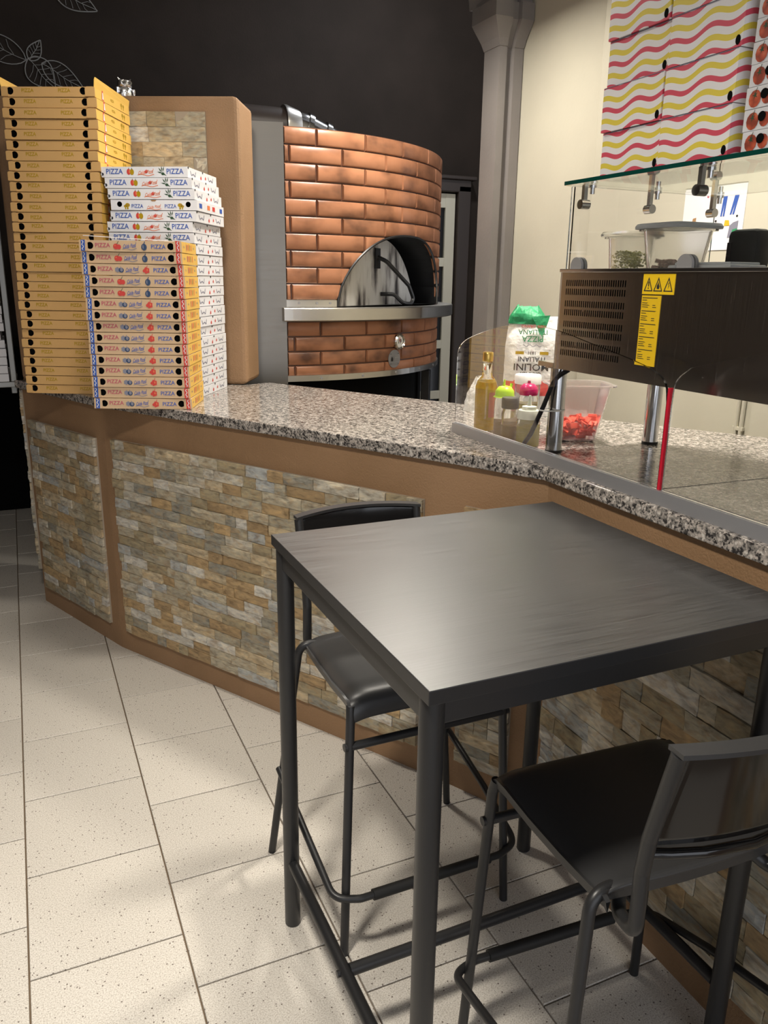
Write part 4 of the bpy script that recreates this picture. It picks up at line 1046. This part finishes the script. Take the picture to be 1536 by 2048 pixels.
# rounded left corner, end, back, bottom, top
cr = [(DX+.018-.018*math.cos(math.radians(t)), DY1-.018+.018*math.sin(math.radians(t))) for t in range(0, 91, 15)]
for (xa, ya), (xb, yb2) in zip(cr, cr[1:]): m.add([(xa, ya, DZ0), (xb, yb2, DZ0), (xb, yb2, DZ1), (xa, ya, DZ1)], [(0, 3, 2, 1)], 'dsteel')
m.add([(DX+.018, DY1, DZ0), (DXB, DY1, DZ0), (DXB, DY1, DZ1), (DX+.018, DY1, DZ1)], [(0, 3, 2, 1)], 'dsteel')
m.add([(DXB, DY0, DZ0), (DXB, DY1, DZ0), (DXB, DY1, DZ1), (DXB, DY0, DZ1)], [(0, 1, 2, 3)], 'dsteel')
m.add([(DX, DY0, DZ0), (DXB, DY0, DZ0), (DXB, DY0, DZ1), (DX, DY0, DZ1)], [(0, 1, 2, 3)], 'dsteel')
ol = [(DX, DY0)]+cr+[(DXB, DY1), (DXB, DY0)]
for z in (DZ0, DZ1): m.add([(x, y, z) for x, y in ol], [tuple(range(len(ol)))], 'dsteel')
dsl(m, 'body', True, False)
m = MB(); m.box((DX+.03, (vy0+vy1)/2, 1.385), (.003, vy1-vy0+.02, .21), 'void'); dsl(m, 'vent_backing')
m = MB()
for k in range(16): m.box((DX+.022, vy0+rg.random()*(vy1-vy0), 1.29+rg.random()*.18), (.001, .003, .010), 'chrome')
o_ = dsl(m, 'condenser_fins'); o_['kind'] = 'stuff'
m = MB(); m.bbox((DX+.005, 1.13, DZ1+.002), (.02, DY1-DY0-.02, .008), .001, 'chrome'); dsl(m, 'top_edge_trim')
def sticker(y0, y1, z0, z1, mat): return MB().box((DX-.0006, (y0+y1)/2, (z0+z1)/2), (.001, y1-y0, z1-z0), mat)
ML = Matrix(((0, 0, -1), (-1, 0, 0), (0, 1, 0))).to_4x4()       # text plane -> YZ plane facing -X
def onface(y, z, e=.0014): return Matrix.Translation((DX-e, y, z)) @ ML
m = sticker(1.312, 1.406, 1.4505, 1.492, 'warn')
for yc, sym in ((1.388, '!'), (1.359, 'f'), (1.329, 'z')):
    M = onface(yc, 1.4705)
    tri_o = [(-.0135, -.014), (.0135, -.014), (0, .0155)]; tri_i = [(-.0098, -.0118), (.0098, -.0118), (0, .0100)]
    m.add([M @ Vector((*p, 0)) for p in tri_o+tri_i], [(0, 1, 4, 3), (1, 2, 5, 4), (2, 0, 3, 5)], 'inkblack')
    if sym == '!': m.poly([(-.0013, -.004, 0), (.0013, -.004, 0), (.0016, .006, 0), (-.0016, .006, 0)], 'inkblack', M); m.poly(disc(0, -.0075, .0016, .0016, 8), 'inkblack', M)
    if sym == 'f': m.poly([(-.0035, -.009, 0), (.0035, -.009, 0), (.0045, -.003, 0), (.002, 0, 0), (.0005, .006, 0), (-.002, .001, 0), (-.0042, -.003, 0)], 'inkblack', M)
    if sym == 'z': m.poly([(-.001, -.009, 0), (.0025, -.001, 0), (.0005, -.001, 0), (.002, .005, 0), (.0005, .005, 0), (-.0015, 0, 0), (.0005, 0, 0)], 'inkblack', M)
dsl(m, 'warning_sticker', fix=False)['label'] = 'yellow sticker with three warning triangles'
m = sticker(1.347, 1.405, 1.300, 1.448, 'label')
rr = random.Random(9); z = 1.442
for grp in range(5):
    m.poly([(-.026, 0, 0), (.020+rr.uniform(-.006, .005), 0, 0), (.02, .0016, 0), (-.026, .0016, 0)], 'inkblack', onface(1.376, z)); z -= .0045
    m.poly([(-.026, 0, 0), (-.012+rr.uniform(-.006, .008), 0, 0), (-.012, .0014, 0), (-.026, .0014, 0)], 'inkblack', onface(1.376, z)); z -= .006
    for r_ in range(3):
        m.poly([(-.026, 0, 0), (-.008+rr.uniform(-.006, .008), 0, 0), (-.008, .0014, 0), (-.026, .0014, 0)], 'inkblack', onface(1.376, z))
        if r_: m.poly([(.006, 0, 0), (.016+rr.uniform(-.003, .003), 0, 0), (.016, .0014, 0), (.006, .0014, 0)], 'inkblack', onface(1.376, z))
        z -= .0042
    z -= .0042
dsl(m, 'instruction_label', fix=False)['label'] = 'long yellow label with lines of small black print'
for x, y in ((1.293, 1.742-.055), (1.626, 1.742-.055), (1.293, .62), (1.626, .62)):
    yy = 1.742 if y > 1 else y
    yy = min(yy, 1.70) if False else yy
    m = MB(); m.tube([(x, yy, ZT+.006), (x, yy, DZ0-.001)], .0215, 'chrome', 24); lg = dsl(m, 'leg', True)
    m = MB(); m.tube([(x, yy, ZT+.0004), (x, yy, ZT+.008)], .0225, 'rubber', 24); dsl(m, 'foot', True, parent=lg)
    m = MB(); m.tube([(x, yy, DZ0-.004), (x, yy, DZ0)], .036, 'chrome', 24); dsl(m, 'flange', True, parent=lg)
# carrier under the body so that the left legs stand under it
dsl(MB().box((1.46, 1.742, DZ0+.006), (.42, .07, .012), 'dsteel'), 'leg_carrier')
# glass case
m = MB(); m.box((1.500, 1.13, 1.7015), (.505, 1.17, .0085), 'gtop'); dsl(m, 'glass_top')
m = MB()
for c, d_ in (((1.2465, 1.13, 1.7015), (.002, 1.172, .0087)), ((1.50, 1.7165, 1.7015), (.505, .002, .0087))): m.box(c, d_, 'gedge')
dsl(m, 'glass_edge')
m = MB(); m.box((1.258, 1.128, 1.599), (.005, 1.14, .19), 'glass'); dsl(m, 'glass_front')
m = MB(); m.box((1.495, 1.699, 1.599), (.455, .005, .19), 'glass'); dsl(m, 'glass_side')
m = MB(); m.box((1.2585, 1.7005, 1.599), (.003, .002, .188), 'gedge'); m.box((1.7225, 1.699, 1.599), (.001, .0045, .188), 'gedge'); dsl(m, 'glass_side_edge')
def clamp(x, y, sx_, sy_):
    m = MB(); m.box((x, y, 1.676), (.010, .010, .044), 'chrome'); m.tube([(x-.012*sx_, y-.012*sy_, 1.652), (x+.012*sx_, y+.012*sy_, 1.652)], .011, 'chrome', 16)
    m.tube([(x+.022, y, 1.690), (x+.022, y, 1.6965)], .010, 'chrome', 14); m.tube([(x+.022, y, 1.676), (x+.022, y, 1.690)], .006, 'chrome', 10)
    return dsl(m, 'clamp', True)
clamp(1.274, 1.668, 1, 0); clamp(1.49, 1.686, 0, 1); clamp(1.70, 1.686, 0, 1); clamp(1.274, 1.30, 1, 0)
for y in (1.650, 1.296):
    m = MB(); n = 14
    pts = [(.021*math.cos(PI*i/n), .021*math.sin(PI*i/n)*1.05+.004) for i in range(n+1)]+[(-.021, 0), (.021, 0)]
    pts = [(.021, 0)]+[(.021*math.cos(PI*i/n), .006+.021*math.sin(PI*i/n)) for i in range(n+1)]+[(-.021, 0)]
    for x0, x1 in ((1.2475, 1.2545), (1.2615, 1.2685)):
        k = len(pts); m.add([(x0, y+a, DZ1+.006+b) for a, b in pts]+[(x1, y+a, DZ1+.006+b) for a, b in pts], [tuple(range(k)), tuple(range(2*k-1, k-1, -1))]+[(i, k+i, k+(i+1) % k, (i+1) % k) for i in range(k)], 'greyp')
    dsl(m, 'glass_holder', True)
# cable and tie
cb_ = thing('power_cable', 'thick black cable hanging down beside the steel display leg', 'cable', (1.245, 1.80, ZT))
m = MB(); m.tube([(x-1.245, y-1.80, z-ZT) for x, y, z in smooth3] if False else fillet([(p[0]-1.245, p[1]-1.80, p[2]-ZT) for p in ((1.285, 1.690, 1.258), (1.262, 1.715, 1.235), (1.252, 1.742, 1.16), (1.238, 1.772, 1.08), (1.228, 1.798, 1.038))], .06, 5), .0062, 'dwood', 12); m.build('cord', cb_, True)
m = MB(); m.tube([(1.278+.036*math.cos(a)-1.245, 1.742+.026*math.sin(a)-1.80, 1.148-ZT) for a in [2*PI*i/20 for i in range(20)]], .002, 'whitep', 6, closed=True); m.build('cable_tie', cb_, True)

# ------------------------------------------------------------------ things on the display
ZD = DZ1+.0005
def tub(name, label, cat, c, wb, wt, db, dt, h, fillmat, fillh, lidded, mat='pp', rz=0, lump=.008, seed=1, rim=.008):
    t = thing(name, label, cat, c, rz)
    m = MB()
    def rr_(w_, d_, z, r_=.15):
        return [(w_/2*(abs(math.cos(a))**.35)*math.copysign(1, math.cos(a)), d_/2*(abs(math.sin(a))**.35)*math.copysign(1, math.sin(a)), z) for a in [2*PI*i/32 for i in range(32)]]
    rings = [rr_(wb*.9, db*.9, 0), rr_(wb, db, .004), rr_(wt, dt, h), rr_(wt+rim*2, dt+rim*2, h), rr_(wt+rim*2, dt+rim*2, h-.004), rr_(wt-.003, dt-.003, h-.004), rr_(wb-.003, db-.003, .006)]
    n = 32; vs = [p for r_ in rings for p in r_]
    m.add(vs, [(j*n+i, j*n+(i+1) % n, (j+1)*n+(i+1) % n, (j+1)*n+i) for j in range(len(rings)-1) for i in range(n)]+[tuple(range(n-1, -1, -1)), tuple((len(rings)-1)*n+i for i in range(n))], mat)
    m.build('tub_body', t, True)
    if lidded:
        m = MB(); n = 32; L1 = rr_(wt+.03, dt+.03, h+.0005); L2 = rr_(wt+.032, dt+.032, h+.006); L3 = rr_(wt+.024, dt+.024, h+.012)
        m.add(L1+L2+L3, [(j*n+i, j*n+(i+1) % n, (j+1)*n+(i+1) % n, (j+1)*n+i) for j in range(2) for i in range(n)]+[tuple(range(n-1, -1, -1)), tuple(2*n+i for i in range(n))], 'lid' if lidded == 1 else 'pp'); m.build('lid', t, True)
    r_ = random.Random(seed); m = MB()
    return t, r_
t, r_ = tub('food_tub', 'clear plastic tub of green-brown herbs on the display', 'tub', (1.400, 1.634, ZD), .078, .088, .078, .088, .082, 'herb', .05, 2)
m = MB()
for k in range(420):
    a = Vector((r_.uniform(-.034, .034), r_.uniform(-.034, .034), .007+r_.random()**.7*.042)); m.tube([a, a+Vector((r_.uniform(-.006, .006), r_.uniform(-.006, .006), r_.uniform(-.003, .003)))], .0016, 'herb', 4)
o_ = m.build('herb_filling', t); o_['kind'] = 'stuff'
t, r_ = tub('food_tub', 'large clear plastic tub with pinkish scraps and grey lid on display', 'tub', (1.415, 1.497, ZD), .098, .122, .098, .122, .094, 'meat', .02, 1, seed=2)
m = MB()
for k in range(60):
    a = Vector((r_.uniform(-.036, .036), r_.uniform(-.036, .036), .006+r_.random()*.018)); m.tube([a, a+Vector((r_.uniform(-.016, .016), r_.uniform(-.016, .016), r_.uniform(-.004, .006)))], .005, 'meat', 5)
o_ = m.build('meat_filling', t); o_['kind'] = 'stuff'
m = MB(); m.bbox((0, 0, .047), (.06, .078, .092), .014, 'rubber')
t = thing('black_box', 'rounded black plastic box standing on the display', 'box', (1.520, 1.385, ZD), .12); m.build('body', t, True)
MB().bbox((-.031, .028, .04), (.002, .012, .05), .001, 'gloss').build('panel', t)
m = MB(); m.bbox((0, 0, .006), (.10, .17, .012), .004, 'lid'); m.bbox((0, 0, .014), (.08, .15, .006), .002, 'lid')
tag(m.build('tray_lid', smooth=True, loc=(1.325, 1.285, ZD)), 'flat grey plastic lid lying on the display by the black box', 'lid')

# striped and tomato boxes on the glass top
ZG = 1.7063
SBW, SBH, SBD = .188, .0928, .188
m = MB(); m.box((0, 0, SBH/2-.0006), (SBD, SBW, SBH-.0016), 'wave'); sbm = m.mesh('box_body')
m = MB(); m.lathe([(.0095, -.0006), (.0095, .0008)], 'void', (-SBD/2, -SBW/2+.010, .012), 14, sx=.9, sy=.6, M=Matrix.Rotation(-PI/2, 3, 'Y')); hm = m.mesh('finger_hole')
m = MB(); m.box((-SBD/2+.004, 0, SBH-.0018), (.010, SBW-.004, .0012), 'inkgrey'); sm_ = m.mesh('lid_slot')
rows_n = ['bottom', 'second', 'third', 'fourth', 'top']
for i in range(6):
    for k, (yc, nmz) in enumerate(((1.518, 'far'), (1.325, 'near'))):
        off = .0 if k else (-.004 if i == 0 else .002)
        lab = f'white carton with wavy red and yellow stripes, {ORD[i+1]} from below in {nmz} column'
        t = thing('striped_carton', lab, 'carton', (1.262+SBD/2+.006*(i % 2 == 0 and k == 0), yc+off+rg.uniform(-.002, .002)+(.004 if (k == 0 and i == 0) else 0), ZG+i*SBH), rg.uniform(-.006, .006), 'striped cartons on the display glass')
        link('box_body', sbm, t); link('finger_hole', hm, t); link('lid_slot', sm_, t)
m = MB(); m.bbox((0, 0, .0185), (.333, .333, .0365), .001, 'white'); tb3 = m.mesh('box_body')
m = MB(); M = Matrix.Translation((-.1674, 0, 0)) @ ML
for x, s in ((-.145, .019), (-.118, .016), (-.09, .02), (-.06, .017), (-.03, .02), (.0, .018), (.04, .02)):
    m.poly(disc(x, .0165, s*.72, s*.78), 'tomp', M)
for x in (-.145, -.09, -.03): 
    m.poly(star(x, .022, .007, 5, .3), 'inkgreen', M @ F(0, 0, .0003))
    m.poly([(x-.001, .024, 0), (x+.001, .024, 0), (x+.004, .035, 0), (x+.003, .035, 0)], 'inkgreen', M @ F(0, 0, .0003))
m.text('PIZZA', .016, 'inkred', M @ F(.11, .018))
tp3 = m.mesh('tomato_print', fix=False)
m = MB(); m.lathe([(.0085, 0), (.0085, .0006)], 'void', (-.1678, .124, .022), 14, M=Matrix.Rotation(-PI/2, 3, 'Y')); hm3 = m.mesh('finger_hole')
for i in range(14):
    t = thing('pizza_box', f'white pizza box with ripe tomato photo, {ORD[i+1]} from below beside the striped cartons', 'pizza box', (1.268+.167+rg.uniform(-.002, .002), 1.218-.167-.010+rg.uniform(-.002, .002), ZG+i*.0372), rg.uniform(-.008, .008), 'tomato print boxes on the display glass')
    link('box_body', tb3, t); link('tomato_print', tp3, t, kind='stuff'); link('finger_hole', hm3, t)

# child's drawing on the wall
XP = XW-.0275
pp = thing('paper_drawing', "child's drawing with blue and orange trousers taped to cream wall", 'drawing', (XP, 2.28, 1.69))
m = MB(); m.box((0, 0, 0), (.001, .285, .20), 'paper'); m.build('sheet', pp)
m = MB(); MW = Matrix.Translation((-.0012, 0, 0)) @ ML
def trs(x, z, w_, h, mat, sk=0): m.poly([(x-w_/2+sk, z+h/2, 0), (x+w_/2+sk, z+h/2, 0), (x+w_/2-sk, z-h/2, 0), (x+w_*.12-sk, z-h/2, 0), (x+sk*.6, z+h*.15, 0), (x-w_*.12-sk, z-h/2, 0), (x-w_/2-sk, z-h/2, 0)], mat, MW)
trs(.050, .045, .018, .066, 'inkblue', .003); trs(.096, .047, .019, .062, 'inkblue', .007); trs(-.006, .032, .026, .030, 'inkorange', .002)
m.poly([(-.098, -.02, 0), (-.078, -.02, 0), (-.076, .015, 0), (-.092, .012, 0)], 'inkbrown', MW)
for x, z, mat in ((-.03, .082, 'inkrose'), (.02, -.002, 'inkblack'), (.113, .01, 'inkblack')): m.poly(disc(x, z, .005, .004, 8), mat, MW)
m.poly([(.06, -.02, 0), (.085, -.02, 0), (.08, -.002, 0), (.062, -.001, 0)], 'inkyellow', MW @ F(0, 0, .0002))
m.poly([(.08, -.06, 0), (.12, -.06, 0), (.122, -.005, 0), (.10, -.01, 0), (.085, -.02, 0)], 'inkgrey', MW)
m.poly([(.095, -.05, 0), (.12, -.05, 0), (.12, -.03, 0), (.1, -.034, 0)], 'baggreen', MW @ F(0, 0, .0003))
m.build('crayon_figures', pp, fix=False)

# ------------------------------------------------------------------ bottles and tubs on the granite
zc = ZT+.0006
t = thing('oil_bottle', 'square glass bottle of golden oil with gold cap', 'bottle', (1.285, 2.085, zc), .3)
m = MB(); m.lathe([(.026, 0), (.031, .003), (.031, .135), (.026, .152), (.014, .168), (.0125, .205), (.0145, .206), (.0145, .21)], 'bglass', n=32, sx=1.08, sy=1.08); m.build('glass', t, True)
MB().lathe([(.028, .004), (.0285, .13), (.024, .148)], 'oil', n=32).build('oil', t, True)
MB().lathe([(.0155, .2105), (.016, .212), (.016, .234), (.0145, .237)], 'gold', n=24).build('cap', t, True)
MB().add([(.0318*math.cos(a), .0318*math.sin(a), z) for z in (.045, .12) for a in [-2.15+1.3*i/8 for i in range(9)]], [(i, i+1, 10+i, 9+i) for i in range(8)], 'rlabel').build('paper_label', t)
t = thing('squeeze_bottle', 'translucent bottle with lime green spout cap', 'bottle', (1.262, 1.948, zc))
MB().lathe([(.024, 0), (.0275, .004), (.0275, .11), (.024, .122)], 'pp', n=24).build('bottle_body', t, True)
MB().lathe([(.024, .004), (.0255, .008), (.0255, .055)], 'spice', n=24).build('filling', t, True)
MB().lathe([(.032, .1225), (.0275, .126), (.0265, .14), (.018, .151), (.004, .155)], 'lime', n=24).build('cap', t, True)
MB().tube([(-.004, 0, .150), (-.002, 0, .172)], [.005, .002], 'lime', 10).build('spout', t, True)
MB().tube([(.018, 0, .142), (.022, 0, .160)], [.004, .004], 'lime', 8).build('cap_clip', t, True)
t = thing('spice_grinder', 'clear spice jar with dark band in front of green-capped bottle', 'jar', (1.247, 1.893, zc), .2)
MB().lathe([(.021, 0), (.023, .004), (.023, .085), (.020, .094), (.0205, .098)], 'bglass', n=20).build('jar', t, True)
MB().lathe([(.0205, .004), (.0205, .05)], 'spice', n=16).build('spice', t, True)
MB().lathe([(.0225, .0985), (.0245, .101), (.0245, .126), (.022, .129)], 'blabel', n=20).build('cap', t, True)
t = thing('squeeze_bottle', 'tall green oil bottle with magenta dome cap', 'bottle', (1.345, 1.950, zc))
MB().lathe([(.024, 0), (.028, .004), (.028, .115), (.022, .124)], 'pp', n=24).build('bottle_body', t, True)
MB().lathe([(.024, .004), (.0265, .008), (.0265, .10)], 'oilg', n=24).build('oil', t, True)
MB().lathe([(.026, .1245), (.027, .128), (.0255, .146), (.016, .156), (.005, .158), (.004, .165)], 'mag', n=24).build('cap', t, True)
t = thing('squeeze_bottle', 'short oil bottle with ivory cone nozzle beside the steel leg', 'bottle', (1.268, 1.830, zc))
MB().lathe([(.028, 0), (.032, .004), (.032, .072), (.029, .078)], 'pp', n=24).build('bottle_body', t, True)
MB().lathe([(.028, .004), (.0305, .008), (.0305, .058)], 'oilg', n=24).build('oil', t, True)
MB().lathe([(.032, .0785), (.032, .094), (.029, .102), (.020, .103), (.020, .112), (.0065, .114), (.003, .142)], 'ivory', n=24).build('nozzle_cap', t, True)
t = thing('round_jar', 'white round plastic jar with white lid behind the bottles', 'jar', (1.515, 2.205, zc))
MB().lathe([(.036, 0), (.041, .004), (.041, .115), (.038, .12)], 'pp', n=28).build('jar_body', t, True)
MB().lathe([(.043, .1205), (.0435, .124), (.0435, .146), (.041, .150)], 'whitep', n=28).build('lid', t, True)
t, r_ = tub('food_tub', 'clear plastic tub of pink-red sliced tomato on the granite', 'tub', (1.462, 1.872, zc), .105, .165, .085, .135, .163, 'tomato', .06, 0, 'ppin', rz=-.35, seed=5, rim=.012)
m = MB()
for k in range(90):
    zz_ = .008+r_.random()*.055; sc_ = .042+zz_*.2
    a = Vector((r_.uniform(-1, 1)*sc_, r_.uniform(-1, 1)*sc_*.72, zz_)); R_ = Matrix.Rotation(r_.uniform(0, 6), 3, 'Z') @ Matrix.Rotation(r_.uniform(-1.2, 1.2), 3, 'X')
    m.box(a, (.024, .003, .016), 'tomato', R_)
o_ = m.build('tomato_slices', t); o_['kind'] = 'stuff'

# flour bag, upside down
fb = thing('flour_bag', 'white paper flour bag standing upside down, green and red print', 'flour bag', (1.60, 2.315, zc), -.62)
def bag_pts(nz_, w_, d_, h, seed, jit_):
    r_ = random.Random(seed); n = 28; vs = []
    for j in range(nz_+1):
        t_ = j/nz_; k = 1 - .18*max(0, t_-.72)/.28*1.2; sag = 1+.04*math.sin(t_*PI)
        for i in range(n):
            a = 2*PI*i/n; c, s = math.cos(a), math.sin(a)
            q = 1/((abs(c)**4+abs(s)**4)**.25)
            vs.append((w_/2*c*q*sag*(1-.10*max(0, t_-.75)/.25)+r_.uniform(-1, 1)*jit_*(j > 0), d_/2*s*q*sag*k*(1-.45*max(0, t_-.78)/.22)+r_.uniform(-1, 1)*jit_*(j > 0), h*t_+r_.uniform(-1, 1)*jit_*(j == nz_)*3))
    fs = [(j*n+i, j*n+(i+1) % n, (j+1)*n+(i+1) % n, (j+1)*n+i) for j in range(nz_) for i in range(n)]+[tuple(range(n-1, -1, -1)), tuple(nz_*n+i for i in range(n))]
    return vs, fs
vs, fs = bag_pts(14, .175, .105, .325, 4, .0018)
m = MB(); m.add(vs, fs, 'bag')
for k, f in enumerate(m.f):
    zc_ = sum(m.v[a][2] for a in f)/len(f)
    if zc_ < .115: m.m[k] = m.mi('bagred') if abs(sum(m.v[a][0] for a in f)/len(f)) < .08 and zc_ > .075 else m.m[k]
m.build('paper_sack', fb, True)
m = MB(); vs, fs = bag_pts(4, .125, .06, .045, 9, .006); m.add([(x*(1-.3*(z/.045)) - .025, y-.006, z+.305+.25*(-x if x < 0 else 0)*0) for x, y, z in vs], fs, 'baggreen')
m.add([(-.01, -.054, .33), (.05, -.052, .335), (.03, -.060, .265)], [(0, 2, 1)], 'baggreen')
m.build('green_top', fb, True)['label'] = 'crumpled green top of the sack'
m = MB(); Mf = Matrix.Translation((0, -.0585, 0)) @ FRONT @ Matrix.Rotation(PI, 4, 'Z')
def bt(txt, z, s, mat, x=0, sx=1): m.text(txt, s, mat, Matrix.Translation((x, 0, z)) @ Mf, sx=sx)
bt('GRANDI', .143, .0185, 'inkblack'); bt('MOLINI', .166, .032, 'inkblack', 0, 1.1); bt('ITALIANI', .192, .023, 'inkblack'); bt('1831', .212, .015, 'inkblack')
for s in (-1, 1): m.poly([(-.014, -.005, 0), (.014, -.005, 0), (.014, .005, 0), (-.014, .005, 0)], 'inkgold', Matrix.Translation((s*.04, 0, .212)) @ Mf)
ribbon(m, [(-.03+.006*i, .004*math.sin(i*1.7)) for i in range(11)], .002, 'inkgrey', Matrix.Translation((0, 0, .236)) @ Mf)
bt('PIZZA', .259, .026, 'baggreen'); bt('ITALIANA', .281, .022, 'baggreen'); bt('100% GRANO', .299, .013, 'inkred', .0)
m.poly([(-.055, 0, 0), (.055, 0, 0), (.055, .036, 0), (-.055, .036, 0)], 'bagred', Matrix.Translation((0, -.0592, .085)) @ FRONT)
m.build('sack_print', fb, fix=False)
m = MB(); Ms = Matrix.Translation((.0925, 0, 0)) @ RIGHT
m.text('PIZZA', .020, 'baggreen', Matrix.Translation((0, -.01, .265)) @ Ms @ Matrix.Rotation(PI/2, 4, 'Z')); m.text('ITALIANA', .018, 'baggreen', Matrix.Translation((0, .014, .262)) @ Ms @ Matrix.Rotation(PI/2, 4, 'Z'))
m.text('MOLINI', .014, 'inkblack', Matrix.Translation((0, -.012, .15)) @ Ms @ Matrix.Rotation(PI/2, 4, 'Z'))
m.build('side_lettering', fb, fix=False)
# crumpled white plastic bag left of the sack
vs, fs = bag_pts(7, .13, .10, .105, 12, .006)
m = MB(); m.add([(x*(1-.5*z/.12), y*(1-.5*z/.12), z) for x, y, z in vs], fs, 'film')
pb_ = m.build('plastic_bag', smooth=True, loc=(1.485, 2.43, zc)); tag(pb_, 'crumpled white plastic bag left of the flour sack', 'bag')
